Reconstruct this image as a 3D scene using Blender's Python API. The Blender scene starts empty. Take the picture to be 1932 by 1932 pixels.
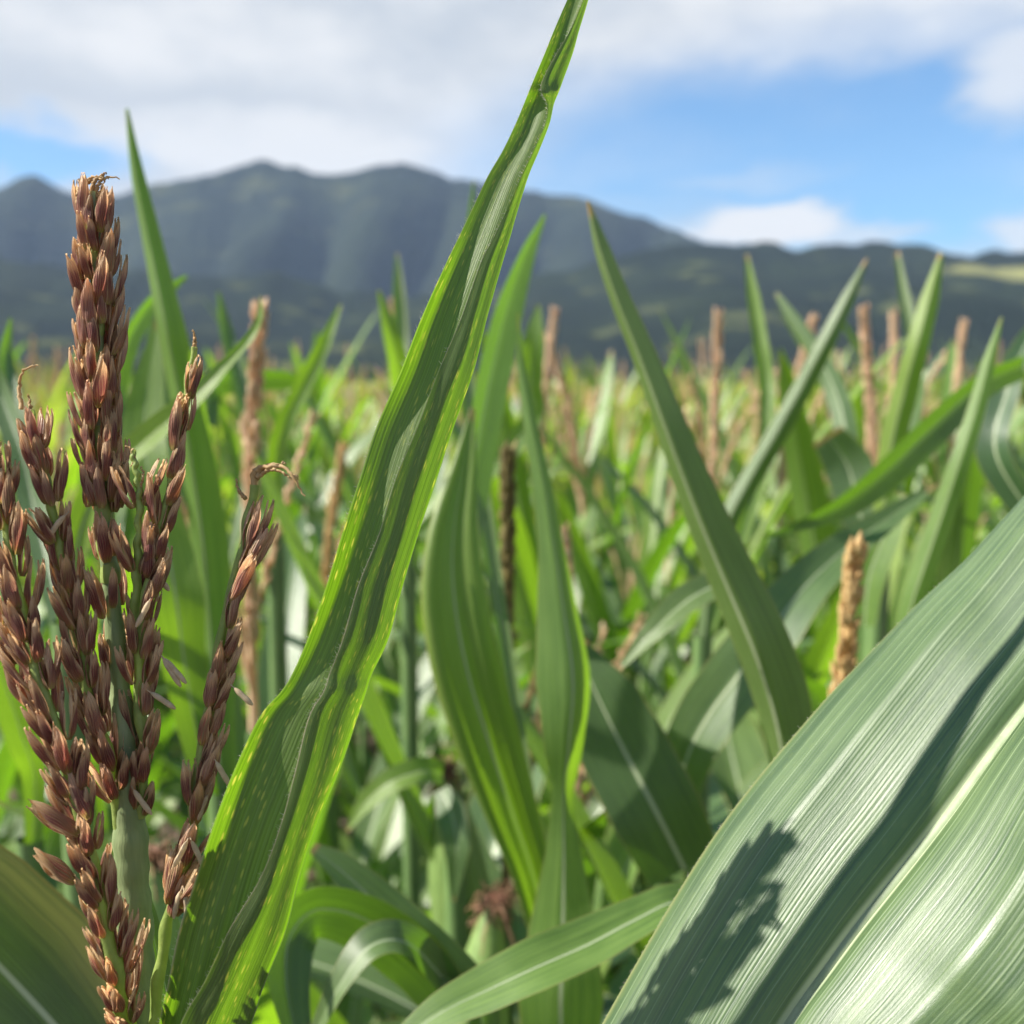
import bpy, math, random
import numpy as np
from mathutils import Vector, Matrix

rng = np.random.default_rng(11)
random.seed(11)
SC = bpy.context.scene
COL = SC.collection
rad = math.radians

# ------------------------------------------------------------------ camera
CAM = np.array([0.0, 0.0, 1.95])
PITCH = rad(6.94)
FPX = 966 / math.tan(rad(26))            # focal length in 1932-pixel units
RV = np.array([1.0, 0, 0])
FV = np.array([0, math.cos(PITCH), -math.sin(PITCH)])
UV_ = np.array([0, math.sin(PITCH), math.cos(PITCH)])

cam_d = bpy.data.cameras.new('camera')
cam = bpy.data.objects.new('camera', cam_d)
COL.objects.link(cam)
cam.location = CAM
cam.rotation_euler = (math.pi / 2 - PITCH, 0, 0)
cam_d.sensor_width = 36
cam_d.angle = rad(52)
cam_d.clip_start = 0.01
cam_d.clip_end = 20000
cam_d.dof.use_dof = True
cam_d.dof.focus_distance = 0.226
cam_d.dof.aperture_fstop = 13.5
SC.camera = cam

# ------------------------------------------------------------------ sun, sky, exposure
SUN_AZ, SUN_EL = rad(-94), rad(44)
SUN = np.array([math.sin(SUN_AZ) * math.cos(SUN_EL), math.cos(SUN_AZ) * math.cos(SUN_EL), math.sin(SUN_EL)])
sl = bpy.data.lights.new('sun', 'SUN')
sl.energy = 5.0
sl.angle = rad(0.5)
sl.color = (1.0, 0.94, 0.84)
so = bpy.data.objects.new('sun', sl)
COL.objects.link(so)
so.rotation_euler = Vector(SUN).to_track_quat('Z', 'Y').to_euler()
so.location = (-20, 10, 30)

SC.view_settings.view_transform = 'Standard'
SC.view_settings.look = 'None'
SC.view_settings.exposure = 1.28
SC.view_settings.gamma = 1.0
SC.cycles.max_bounces = 8
SC.cycles.transparent_max_bounces = 8
SC.cycles.volume_bounces = 0
SC.cycles.use_denoising = True
SC.cycles.sample_clamp_indirect = 6.0


def at(px, py, d):
    """point at depth d along the view axis for a position in the photograph"""
    return CAM + d * ((px - 966) / FPX * RV + (966 - py) / FPX * UV_ + FV)


def at_y(px, py, y):
    r = (px - 966) / FPX * RV + (966 - py) / FPX * UV_ + FV
    return CAM + r * (y / r[1])


def sky_dir(px, py):
    r = (px - 966) / FPX * RV + (966 - py) / FPX * UV_ + FV
    return r / np.linalg.norm(r)


# ------------------------------------------------------------------ node helper
class NT:
    def __init__(self, tree):
        self.t = tree
        self.n = tree.nodes
        self.l = tree.links

    def node(self, typ, ins=None, **props):
        nd = self.n.new(typ)
        for k, v in props.items():
            setattr(nd, k, v)
        for k, v in (ins or {}).items():
            self.put(nd.inputs[k], v)
        return nd

    def put(self, sock, v):
        if hasattr(v, 'links') or isinstance(v, bpy.types.NodeSocket):
            self.l.new(v, sock)
        else:
            if sock.type == 'RGBA' and len(v) == 3:
                v = (*v, 1)
            sock.default_value = v

    def m(self, op, a, b=None, c=None, clamp=False):
        nd = self.n.new('ShaderNodeMath')
        nd.operation = op
        nd.use_clamp = clamp
        for i, v in enumerate((a, b, c)):
            if v is not None:
                self.put(nd.inputs[i], v)
        return nd.outputs[0]

    def ss(self, x, lo, hi, a=0.0, b=1.0):
        nd = self.n.new('ShaderNodeMapRange')
        nd.interpolation_type = 'SMOOTHSTEP'
        for i, v in enumerate((x, lo, hi, a, b)):
            self.put(nd.inputs[i], v)
        return nd.outputs[0]

    def mix(self, f, a, b, mode='MIX'):
        nd = self.n.new('ShaderNodeMix')
        nd.data_type = 'RGBA'
        nd.blend_type = mode
        self.put(nd.inputs[0], f)
        self.put(nd.inputs[6], a)
        self.put(nd.inputs[7], b)
        return nd.outputs[2]

    def noise(self, vec, scale, detail=3.0, rough=0.5):
        nd = self.node('ShaderNodeTexNoise', {'Vector': vec, 'Scale': scale, 'Detail': detail, 'Roughness': rough})
        return nd.outputs['Fac']

    def xyz(self, x, y, z):
        return self.node('ShaderNodeCombineXYZ', {0: x, 1: y, 2: z}).outputs[0]

    def sep(self, v):
        s = self.node('ShaderNodeSeparateXYZ', {0: v})
        return s.outputs


# ------------------------------------------------------------------ world: sky texture with clouds
W = bpy.data.worlds.new('World')
SC.world = W
W.use_nodes = True
W.node_tree.nodes.clear()
nt = NT(W.node_tree)
sky = nt.node('ShaderNodeTexSky', sky_type='NISHITA', sun_disc=False, sun_elevation=SUN_EL, sun_rotation=SUN_AZ,
              altitude=50, air_density=1.0, dust_density=0.6, ozone_density=2.0)
gen = nt.node('ShaderNodeTexCoord').outputs['Generated']
nrm = nt.node('ShaderNodeVectorMath', {0: gen}, operation='NORMALIZE').outputs[0]
X, Y, Z = nt.sep(nrm)[:3]
flat = nt.xyz(X, nt.m('MULTIPLY', Y, 0.6), nt.m('MULTIPLY', Z, 2.1))
n1 = nt.noise(flat, 4.2, 6, 0.55)
n2 = nt.noise(flat, 11.0, 5, 0.55)
wob = nt.m('MULTIPLY', nt.m('SUBTRACT', n1, 0.5), 0.16)
wob2 = nt.m('MULTIPLY', nt.m('SUBTRACT', n2, 0.5), 0.10)
Xw = nt.m('ADD', X, nt.m('ADD', wob, wob2))
Zw = nt.m('ADD', Z, nt.m('ADD', nt.m('MULTIPLY', wob, 0.5), nt.m('MULTIPLY', wob2, 0.6)))


def blob(px, py, wx, wz, soft=0.9):
    """elliptical patch of sky around a direction: 1 inside, 0 outside"""
    d = sky_dir(px, py)
    a = nt.m('DIVIDE', nt.m('SUBTRACT', Xw, float(d[0])), wx / FPX)
    b = nt.m('DIVIDE', nt.m('SUBTRACT', Zw, float(d[2])), wz / FPX)
    r = nt.m('SQRT', nt.m('ADD', nt.m('MULTIPLY', a, a), nt.m('MULTIPLY', b, b)))
    return nt.ss(r, 1.0 + soft * 0.5, 1.0 - soft * 0.6)


front = nt.ss(Z, 0.62, 0.42)                       # the cloud bank lies low, blue overhead
cov = nt.m('MULTIPLY', front, 1.0)
hole = blob(1560, 265, 560, 150, 0.8)
hole = nt.m('MAXIMUM', hole, blob(1800, 400, 420, 85, 0.9))
hole = nt.m('MAXIMUM', hole, nt.m('MULTIPLY', blob(60, 285, 150, 55, 0.9), 0.95))
hole = nt.m('MAXIMUM', hole, nt.m('MULTIPLY', blob(1240, 370, 220, 60, 0.9), 0.8))
hole = nt.m('MAXIMUM', hole, nt.m('MULTIPLY', blob(1690, 110, 330, 90, 1.2), 0.42))
cov = nt.m('MULTIPLY', cov, nt.m('SUBTRACT', 1.0, hole))
low = blob(1440, 432, 145, 36, 0.6)
low = nt.m('MAXIMUM', low, nt.m('MULTIPLY', blob(1580, 448, 120, 20, 0.9), 0.7))
low = nt.m('MAXIMUM', low, nt.m('MULTIPLY', blob(1910, 450, 70, 34, 0.9), 0.8))
low = nt.m('MAXIMUM', low, nt.m('MULTIPLY', blob(1400, 340, 130, 26, 1.1), 0.32))
low = nt.m('MAXIMUM', low, nt.m('MULTIPLY', blob(1905, 130, 90, 80, 1.0), 0.85))
cov = nt.m('MAXIMUM', cov, low)
wisps = nt.ss(n1, 0.42, 0.72, 0.0, 0.22)
cov = nt.m('MAXIMUM', cov, nt.m('MULTIPLY', wisps, front))
shade = nt.ss(nt.m('ADD', nt.m('MULTIPLY', n1, 0.75), nt.m('MULTIPLY', n2, 0.35)), 0.38, 0.72)
grey = blob(60, 150, 420, 70, 1.2)
shade = nt.m('MULTIPLY', shade, nt.m('SUBTRACT', 1.0, nt.m('MULTIPLY', grey, 0.75)), clamp=True)
bank = blob(540, 285, 460, 62, 1.2)
shade = nt.m('MAXIMUM', shade, nt.m('MULTIPLY', bank, 0.95))
shade = nt.m('MAXIMUM', shade, low)
ccol = nt.mix(shade, (4.5, 4.9, 5.4), (6.9, 6.95, 7.0))
skyc = nt.mix(1.0, sky.outputs[0], (0.74, 1.12, 1.36), 'MULTIPLY')
colr = nt.mix(cov, skyc, ccol)
bg = nt.node('ShaderNodeBackground', {'Color': colr, 'Strength': 0.0535})
out = nt.node('ShaderNodeOutputWorld', {0: bg.outputs[0]})


# ------------------------------------------------------------------ object helpers
class MB:
    """mesh accumulator with uv and material slots"""
    def __init__(self):
        self.v, self.f, self.uv, self.mi = [], [], [], []
        self.n = 0

    def add(self, v, f, uv=None, mi=0):
        v = np.asarray(v, float)
        f = np.asarray(f, int)
        self.v.append(v)
        self.f.append(f + self.n)
        self.uv.append(np.zeros((len(v), 2)) if uv is None else np.asarray(uv, float))
        self.mi.append(np.full(len(f), mi, int))
        self.n += len(v)

    def mesh(self, name, mats):
        V = np.concatenate(self.v)
        F = np.concatenate(self.f)            # all quads
        U = np.concatenate(self.uv)
        me = bpy.data.meshes.new(name)
        me.vertices.add(len(V))
        me.vertices.foreach_set('co', V.astype(np.float32).ravel())
        nf = len(F)
        me.loops.add(nf * 4)
        me.loops.foreach_set('vertex_index', F.astype(np.int32).ravel())
        me.polygons.add(nf)
        me.polygons.foreach_set('loop_start', np.arange(0, nf * 4, 4, dtype=np.int32))
        me.polygons.foreach_set('material_index', np.concatenate(self.mi).astype(np.int32))
        me.polygons.foreach_set('use_smooth', np.ones(nf, bool))
        ul = me.uv_layers.new(name='UVMap')
        ul.data.foreach_set('uv', U[F.ravel()].astype(np.float32).ravel())
        for m in mats if isinstance(mats, (list, tuple)) else [mats]:
            me.materials.append(m)
        me.update(calc_edges=True)
        me.validate()
        return me


def obj(name, me, parent=None):
    o = bpy.data.objects.new(name, me)
    COL.objects.link(o)
    if parent is not None:
        o.parent = parent
        o.matrix_parent_inverse = Matrix.Identity(4)
        if parent.type == 'EMPTY':
            o.location = -Vector(parent.location) if parent.get('worldparts') else (0, 0, 0)
        elif parent.parent is not None:
            o.location = (0, 0, 0)
    return o


def tag(o, label=None, cat=None, group=None, kind=None):
    if label: o['label'] = label
    if cat: o['category'] = cat
    if group: o['group'] = group
    if kind: o['kind'] = kind
    return o


def grid_faces(nu, nv):
    i = np.arange(nu - 1)[:, None] * nv + np.arange(nv - 1)[None, :]
    return np.stack([i, i + 1, i + nv + 1, i + nv], -1).reshape(-1, 4)


def spline(P, n):
    """Catmull-Rom through the rows of P, n samples"""
    P = np.asarray(P, float)
    Q = np.vstack([2 * P[0] - P[1], P, 2 * P[-1] - P[-2]])
    t = np.linspace(0, len(P) - 1 - 1e-9, n)
    i = t.astype(int)
    u = (t - i)[:, None]
    a, b, c, d = Q[i], Q[i + 1], Q[i + 2], Q[i + 3]
    return 0.5 * (2 * b + (c - a) * u + (2 * a - 5 * b + 4 * c - d) * u * u + (3 * b - a - 3 * c + d) * u ** 3)


def unit(v):
    return v / np.maximum(np.linalg.norm(v, axis=-1, keepdims=True), 1e-12)


def tube(mb, P, R, seg=8, mi=0):
    P = np.asarray(P, float)
    n = len(P)
    R = np.broadcast_to(np.asarray(R, float), (n,))
    T = unit(np.gradient(P, axis=0))
    ref = np.array([0.31, 0.9, 0.1])
    A = unit(np.cross(T, ref))
    B = np.cross(T, A)
    th = np.linspace(0, 2 * np.pi, seg + 1)
    V = P[:, None] + R[:, None, None] * (np.cos(th)[None, :, None] * A[:, None] + np.sin(th)[None, :, None] * B[:, None])
    uv = np.stack(np.broadcast_arrays(th[None] / (2 * np.pi), np.linspace(0, 1, n)[:, None]), -1)
    mb.add(V.reshape(-1, 3), grid_faces(n, seg + 1), uv.reshape(-1, 2), mi)


# ------------------------------------------------------------------ materials
def new_mat(name):
    m = bpy.data.materials.new(name)
    m.use_nodes = True
    m.node_tree.nodes.clear()
    return m, NT(m.node_tree)


def leaf_mat(name, dark, light, trans, tw=0.4, rough=0.4, ribs=60.0, bump=0.35, midw=0.045, margin=(0.30, 0.26, 0.09), flecks=0.0,
             yellow_side=0.0, spec=0.5, mgw=0.0, veins=0.0):
    m, t = new_mat(name)
    uv = t.node('ShaderNodeTexCoord').outputs['UV']
    U, V, _ = t.sep(uv)[:3]
    rnd = t.node('ShaderNodeObjectInfo').outputs['Random']
    off = t.m('MULTIPLY', rnd, 37.0)
    d = t.m('ABSOLUTE', t.m('MULTIPLY', t.m('SUBTRACT', U, 0.5), 2.0))
    st1 = t.noise(t.xyz(t.m('MULTIPLY', U, 26.0), t.m('MULTIPLY', V, 1.6), off), 1.0, 4, 0.65)
    st2 = t.noise(t.xyz(t.m('MULTIPLY', U, 130.0), t.m('MULTIPLY', V, 5.0), off), 1.0, 3, 0.6)
    blot = t.noise(t.xyz(t.m('MULTIPLY', U, 4.0), t.m('MULTIPLY', V, 14.0), off), 1.0, 3, 0.6)
    rw = t.noise(t.xyz(t.m('MULTIPLY', U, 22.0), t.m('MULTIPLY', V, 3.0), off), 1.0, 3, 0.6)
    rib = t.m('SINE', t.m('ADD', t.m('MULTIPLY', U, ribs * 2 * math.pi), t.m('MULTIPLY', rw, 9.0)))
    rib = t.m('MULTIPLY', rib, t.ss(t.noise(t.xyz(t.m('MULTIPLY', U, 15.0), t.m('MULTIPLY', V, 4.0), t.m('ADD', off, 5.0)), 1.0, 2), 0.3, 0.7))
    f = t.m('ADD', t.m('MULTIPLY', st1, 0.6), t.m('ADD', t.m('MULTIPLY', st2, 0.35), t.m('MULTIPLY', blot, 0.3)))
    f = t.ss(f, 0.42, 0.82)
    f = t.m('ADD', f, t.m('MULTIPLY', rib, 0.10), clamp=True)
    base = t.mix(f, dark, light)
    sk_ = t.ss(t.m('ADD', t.m('MULTIPLY', st2, 0.6), t.m('MULTIPLY', st1, 0.4)), 0.36, 0.64)
    tr = t.mix(sk_, [c * 0.55 for c in trans], [trans[0] * 1.3, trans[1] * 1.12, trans[2]])
    if veins:
        vl = t.ss(t.m('SINE', t.m('ADD', t.m('MULTIPLY', U, veins * 2 * math.pi), t.m('MULTIPLY', rw, 2.0))), 0.955, 0.995)
        base = t.mix(t.m('MULTIPLY', vl, 0.45), base, (0.26, 0.34, 0.19))
    # plant to plant variation
    base = t.mix(t.ss(rnd, 0.3, 1.0, 0.0, 0.45), base, [c * k for c, k in zip(light, (1.25, 1.05, 0.7))])
    if flecks > 0:
        vo = t.node('ShaderNodeTexVoronoi', {'Vector': t.xyz(t.m('MULTIPLY', U, 46.0), t.m('MULTIPLY', V, 80.0), off), 'Scale': 1.0})
        fl = t.ss(vo.outputs['Distance'], 0.34, 0.14)
        pick = t.ss(t.noise(t.xyz(t.m('MULTIPLY', U, 9.0), t.m('MULTIPLY', V, 11.0), off), 1.0, 2), 0.40, 0.56)
        fl = t.m('MULTIPLY', t.m('MULTIPLY', fl, pick), flecks)
        base = t.mix(t.m('MULTIPLY', fl, 0.45), base, (0.24, 0.30, 0.07))
        tr = t.mix(fl, tr, (0.85, 0.85, 0.10))
    if yellow_side:
        ye = t.m('MULTIPLY', t.ss(U, 0.36, 0.02), t.ss(st1, 0.25, 0.6))
        base = t.mix(t.m('MULTIPLY', ye, yellow_side), base, (0.42, 0.36, 0.10))
    # margin, midrib, withered tip
    mg = t.ss(d, 0.955 - mgw, 0.99 - mgw)
    base = t.mix(t.m('MULTIPLY', mg, 0.8), base, margin)
    mw = t.m('MULTIPLY', t.ss(V, 1.0, 0.25, 0.25, 1.0), midw)
    mr = t.ss(d, mw, t.m('MULTIPLY', mw, 0.55))
    base = t.mix(t.m('MULTIPLY', mr, 0.85), base, (0.42, 0.48, 0.30))
    tip = t.ss(V, 0.962, 0.985)
    base = t.mix(t.m('MULTIPLY', tip, t.ss(rnd, 0.2, 0.6, 0.3, 0.9)), base, (0.34, 0.19, 0.08))
    fine = t.noise(t.xyz(t.m('MULTIPLY', U, 260.0), t.m('MULTIPLY', V, 150.0), off), 1.0, 2, 0.6)
    hgt = t.m('ADD', t.m('MULTIPLY', rib, 0.35), t.m('ADD', t.m('MULTIPLY', st2, 1.5), t.m('ADD', t.m('MULTIPLY', fine, 0.5), t.m('MULTIPLY', st1, 1.4))))
    bmp = t.node('ShaderNodeBump', {'Strength': bump, 'Distance': 0.0006, 'Height': hgt})
    ro = t.m('ADD', rough, t.m('MULTIPLY', t.m('SUBTRACT', st2, 0.5), 0.25))
    p = t.node('ShaderNodeBsdfPrincipled', {'Base Color': base, 'Roughness': ro, 'Specular IOR Level': spec, 'Normal': bmp.outputs[0]})
    tl = t.node('ShaderNodeBsdfTranslucent', {'Color': tr, 'Normal': bmp.outputs[0]})
    fac = t.m('MULTIPLY', t.m('SUBTRACT', 1.0, t.m('MULTIPLY', mr, 0.6)), tw)
    mx = t.node('ShaderNodeMixShader', {0: fac, 1: p.outputs[0], 2: tl.outputs[0]})
    t.node('ShaderNodeOutputMaterial', {0: mx.outputs[0]})
    return m


GD, GL, GT = (0.036, 0.074, 0.028), (0.118, 0.190, 0.068), (0.21, 0.52, 0.012)
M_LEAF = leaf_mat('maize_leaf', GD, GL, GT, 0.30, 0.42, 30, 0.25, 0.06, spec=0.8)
M_BRIGHT = leaf_mat('maize_leaf_bright', (0.075, 0.145, 0.035), (0.18, 0.28, 0.075), (0.34, 0.70, 0.02), 0.42, 0.42, 30, 0.25, 0.06, spec=0.6)  # lighter leaf green; on some leaves it carries their sunlit brightness
M_CENTRE = leaf_mat('folded_leaf', (0.040, 0.078, 0.028), (0.108, 0.165, 0.060), (0.24, 0.55, 0.012), 0.36, 0.44, 46, 0.20, 0.018, (0.74, 0.58, 0.45), 0.95, mgw=-0.016, veins=22.0)
M_BROAD = leaf_mat('broad_leaf', (0.036, 0.072, 0.030), (0.100, 0.155, 0.064), GT, 0.2, 0.44, 90, 0.15, 0.055, (0.20, 0.22, 0.09), 0.12, 0.0, 0.65, veins=26.0)
M_AGED = leaf_mat('yellowing_leaf', (0.022, 0.052, 0.026), (0.055, 0.10, 0.045), GT, 0.08, 0.42, 40, 0.4, 0.05, (0.40, 0.28, 0.08), 0.0, 0.9)  # yellowing is real; dark base and low translucency stand in for shade
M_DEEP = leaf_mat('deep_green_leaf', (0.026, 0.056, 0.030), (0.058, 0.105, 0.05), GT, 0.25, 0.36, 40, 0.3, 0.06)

M_FAR = leaf_mat('far_leaf', (0.10, 0.16, 0.045), (0.22, 0.29, 0.10), (0.44, 0.68, 0.06), 0.42, 0.45, 12, 0.1, 0.06)


def plain(name, col, rough=0.6, col2=None, scale=40, tl=0.0, tlc=None, bump=0.0, stretch=(1, 1, 1)):
    m, t = new_mat(name)
    tc = t.node('ShaderNodeTexCoord')
    mp = t.node('ShaderNodeMapping', {'Vector': tc.outputs['Object'], 'Scale': stretch})
    n = t.noise(mp.outputs[0], scale, 4, 0.6)
    base = t.mix(t.ss(n, 0.32, 0.68), col, col2 or [c * 0.6 for c in col])
    ins = {'Base Color': base, 'Roughness': rough}
    if bump:
        ins['Normal'] = t.node('ShaderNodeBump', {'Strength': bump, 'Distance': 0.001, 'Height': n}).outputs[0]
    p = t.node('ShaderNodeBsdfPrincipled', ins)
    sh = p.outputs[0]
    if tl:
        b = t.node('ShaderNodeBsdfTranslucent', {'Color': tlc or col})
        sh = t.node('ShaderNodeMixShader', {0: tl, 1: sh, 2: b.outputs[0]}).outputs[0]
    t.node('ShaderNodeOutputMaterial', {0: sh})
    return m


M_STALK = plain('stalk', (0.13, 0.21, 0.07), 0.5, (0.08, 0.15, 0.05), 30, 0, None, 0.2, (6, 6, 1))
M_STEM = plain('tassel_stem', (0.26, 0.32, 0.15), 0.5, (0.17, 0.23, 0.10), 420, 0.15, (0.45, 0.6, 0.15), 0.35, (1, 1, 0.12))
M_RACHIS = plain('rachis', (0.30, 0.38, 0.10), 0.5, (0.20, 0.27, 0.07), 300, 0.3, (0.6, 0.75, 0.15), 0.3)
M_STRAW = plain('straw', (0.52, 0.38, 0.19), 0.7, (0.36, 0.22, 0.09), 500, 0.3, (0.8, 0.55, 0.25))
M_ANTHER = plain('anther', (0.60, 0.49, 0.33), 0.6, (0.44, 0.33, 0.20), 900, 0.35, (0.85, 0.72, 0.5))
M_HAIR = plain('leaf_hair', (0.55, 0.52, 0.42), 0.5, (0.48, 0.46, 0.36), 50, 0.4, (0.9, 0.9, 0.8))
M_SILK = plain('silk', (0.20, 0.085, 0.05), 0.6, (0.30, 0.17, 0.09), 60)
M_HUSK = plain('husk', (0.22, 0.32, 0.10), 0.5, (0.15, 0.24, 0.07), 60, 0.2, (0.5, 0.7, 0.15), 0.2, (8, 8, 1))
M_TASSEL = plain('dry_tassel', (0.74, 0.58, 0.38), 0.65, (0.63, 0.44, 0.29), 140, 0.3, (0.85, 0.55, 0.28))
M_TASSEL_G = plain('olive_tassel', (0.16, 0.13, 0.06), 0.65, (0.24, 0.20, 0.07), 160, 0.2, (0.5, 0.4, 0.12))
M_TASSEL_Y = plain('ochre_tassel', (0.68, 0.50, 0.24), 0.65, (0.55, 0.36, 0.16), 160, 0.25, (0.8, 0.55, 0.18))


def spikelet_mat(name='spikelet', gain=1.08, pale=0.0):
    m, t = new_mat(name)
    uv = t.node('ShaderNodeTexCoord').outputs['UV']
    U, V, _ = t.sep(uv)[:3]
    rnd = t.node('ShaderNodeObjectInfo').outputs['Random']
    geo = t.node('ShaderNodeTexCoord').outputs['Object']
    st = t.noise(t.xyz(t.m('MULTIPLY', U, 16.0), t.m('MULTIPLY', V, 1.5), t.m('MULTIPLY', rnd, 31.0)), 1.0, 3, 0.6)
    big = t.noise(geo, 130.0, 2)
    rib = t.m('SINE', t.m('MULTIPLY', U, 9 * 2 * math.pi))
    ramp = t.node('ShaderNodeValToRGB', {0: t.m('ADD', V, t.m('MULTIPLY', t.m('SUBTRACT', st, 0.5), 0.60))})
    cr = ramp.color_ramp
    stops = [(0.0, (0.36, 0.40, 0.10)), (0.10, (0.30, 0.20, 0.07)), (0.16, (0.30, 0.125, 0.080)), (0.40, (0.175, 0.058, 0.064)),
             (0.58, (0.25, 0.115, 0.100)), (0.72, (0.56, 0.40, 0.25)), (1.0, (0.80, 0.68, 0.48))]
    cr.elements[0].position, cr.elements[0].color = stops[0][0], (*stops[0][1], 1)
    cr.elements[1].position, cr.elements[1].color = stops[-1][0], (*stops[-1][1], 1)
    for p, c in stops[1:-1]:
        e = cr.elements.new(p)
        e.color = (*c, 1)
    c = ramp.outputs[0]
    c = t.mix(t.ss(rnd, 0.55, 1.0, 0.0, 0.45), c, t.mix(1.0, c, (1.55, 1.25, 0.95), 'MULTIPLY'))
    c = t.mix(t.ss(rnd, 0.35, 0.0, 0.0, 0.5), c, t.mix(1.0, c, (0.85, 0.62, 0.85), 'MULTIPLY'))
    c = t.mix(1.0, c, (gain * 1.04, gain, gain * 0.96), 'MULTIPLY')
    if pale:
        c = t.mix(t.m('MULTIPLY', t.ss(st, 0.35, 0.65), pale), c, (0.52, 0.36, 0.26))
    grn = t.m('MULTIPLY', t.ss(t.m('ADD', t.m('MULTIPLY', rnd, 0.6), t.m('MULTIPLY', big, 0.4)), 0.42, 0.72), t.ss(st, 0.4, 0.62))
    c = t.mix(t.m('MULTIPLY', grn, 0.6), c, (0.22, 0.22, 0.08))
    c = t.mix(t.m('MULTIPLY', t.ss(rib, 0.3, 1.0), 0.5), c, (0.46, 0.32, 0.20))
    edge = t.ss(t.m('ABSOLUTE', t.m('SUBTRACT', U, 0.5)), 0.36, 0.46)
    c = t.mix(t.m('MULTIPLY', edge, 0.9), c, (0.62, 0.46, 0.28))
    bmp = t.node('ShaderNodeBump', {'Strength': 0.9, 'Distance': 0.0005, 'Height': t.m('ADD', t.m('MULTIPLY', rib, 0.5), t.m('MULTIPLY', st, 1.6))})
    p = t.node('ShaderNodeBsdfPrincipled', {'Base Color': c, 'Roughness': 0.45, 'Specular IOR Level': 0.28, 'Normal': bmp.outputs[0]})
    tl = t.node('ShaderNodeBsdfTranslucent', {'Color': t.mix(1.0, c, (2.2, 1.9, 1.6), 'MULTIPLY')})
    mx = t.node('ShaderNodeMixShader', {0: 0.28, 1: p.outputs[0], 2: tl.outputs[0]})
    t.node('ShaderNodeOutputMaterial', {0: mx.outputs[0]})
    return m


M_SPIKE = spikelet_mat()
M_SPIKE_PALE = spikelet_mat('pale_spikelet', 1.3, 0.55)


# ------------------------------------------------------------------ setting: ground, hills, haze
def soil_mat():
    m, t = new_mat('soil')
    g = t.node('ShaderNodeTexCoord').outputs['Object']
    y = t.sep(g)[1]
    n = t.noise(g, 9.0, 6, 0.65)
    n2 = t.noise(g, 0.05, 5, 0.6)
    soil = t.mix(t.ss(n, 0.3, 0.7), (0.045, 0.030, 0.020), (0.11, 0.075, 0.05))
    crop = t.mix(t.ss(n2, 0.35, 0.65), (0.10, 0.15, 0.04), (0.16, 0.20, 0.06))
    c = t.mix(t.ss(y, 90.0, 160.0), soil, crop)
    b = t.node('ShaderNodeBump', {'Strength': 0.6, 'Distance': 0.03, 'Height': n})
    p = t.node('ShaderNodeBsdfPrincipled', {'Base Color': c, 'Roughness': 0.9, 'Normal': b.outputs[0]})
    t.node('ShaderNodeOutputMaterial', {0: p.outputs[0]})
    return m


mb = MB()
gx = np.concatenate([-np.geomspace(1900, 4, 24), np.geomspace(4, 1900, 24)])
gy = np.concatenate([[-60, -20, -5], np.geomspace(1, 3300, 40)])
GX, GY = np.meshgrid(gx, gy)
GZ = 0.012 * np.sin(GX * 8.4) * (np.abs(GX) < 20)
mb.add(np.stack([GX, GY, GZ], -1).reshape(-1, 3), grid_faces(len(gy), len(gx)))
tag(obj('ground', mb.mesh('ground', soil_mat())), kind='structure')


def fbm(x, y, seed, octv=5, gain=0.5):
    r = np.random.default_rng(seed)
    z = np.zeros(np.broadcast(x, y).shape)
    amp, fr = 1.0, 1.0
    for _ in range(octv):
        for _k in range(4):
            a = r.uniform(0, 2 * np.pi)
            ph = r.uniform(0, 2 * np.pi)
            z += amp * 0.35 * np.sin(fr * (x * math.cos(a) + y * math.sin(a)) + ph + 1.3 * np.sin(fr * 0.6 * (x * math.sin(a) - y * math.cos(a)) + ph * 2))
        amp *= gain
        fr *= 2.03
    return z


def hill_mat(name, c1, c2, patch=None, scale=0.004, field=None):
    m, t = new_mat(name)
    g = t.node('ShaderNodeTexCoord').outputs['Object']
    n = t.noise(g, scale, 6, 0.62)
    n2 = t.noise(g, scale * 12, 4, 0.6)
    c = t.mix(t.ss(t.m('ADD', t.m('MULTIPLY', n, 0.7), t.m('MULTIPLY', n2, 0.3)), 0.42, 0.6), c1, c2)
    if patch:
        n3 = t.noise(t.node('ShaderNodeMapping', {'Vector': g, 'Scale': (1, 1, 2.6), 'Location': (70, 20, 9)}).outputs[0], scale * 1.7, 3, 0.5)
        c = t.mix(t.ss(n3, 0.58, 0.70), c, patch)  # lighter vegetation patches, with sunlight on the slope put into their colour
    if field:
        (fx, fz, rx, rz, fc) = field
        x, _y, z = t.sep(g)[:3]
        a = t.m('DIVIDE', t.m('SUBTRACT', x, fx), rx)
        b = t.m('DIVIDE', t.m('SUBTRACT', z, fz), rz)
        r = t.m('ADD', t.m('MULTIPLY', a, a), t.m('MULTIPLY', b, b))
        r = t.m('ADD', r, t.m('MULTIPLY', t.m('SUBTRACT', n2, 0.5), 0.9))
        c = t.mix(t.ss(r, 1.15, 0.75), c, fc)  # pale yellow-green field, its sunlit brightness included in the colour
    b = t.node('ShaderNodeBump', {'Strength': 1.0, 'Distance': 34.0, 'Height': n2})
    p = t.node('ShaderNodeBsdfPrincipled', {'Base Color': c, 'Roughness': 0.95, 'Specular IOR Level': 0.1, 'Normal': b.outputs[0]})
    t.node('ShaderNodeOutputMaterial', {0: p.outputs[0]})
    return m


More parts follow.
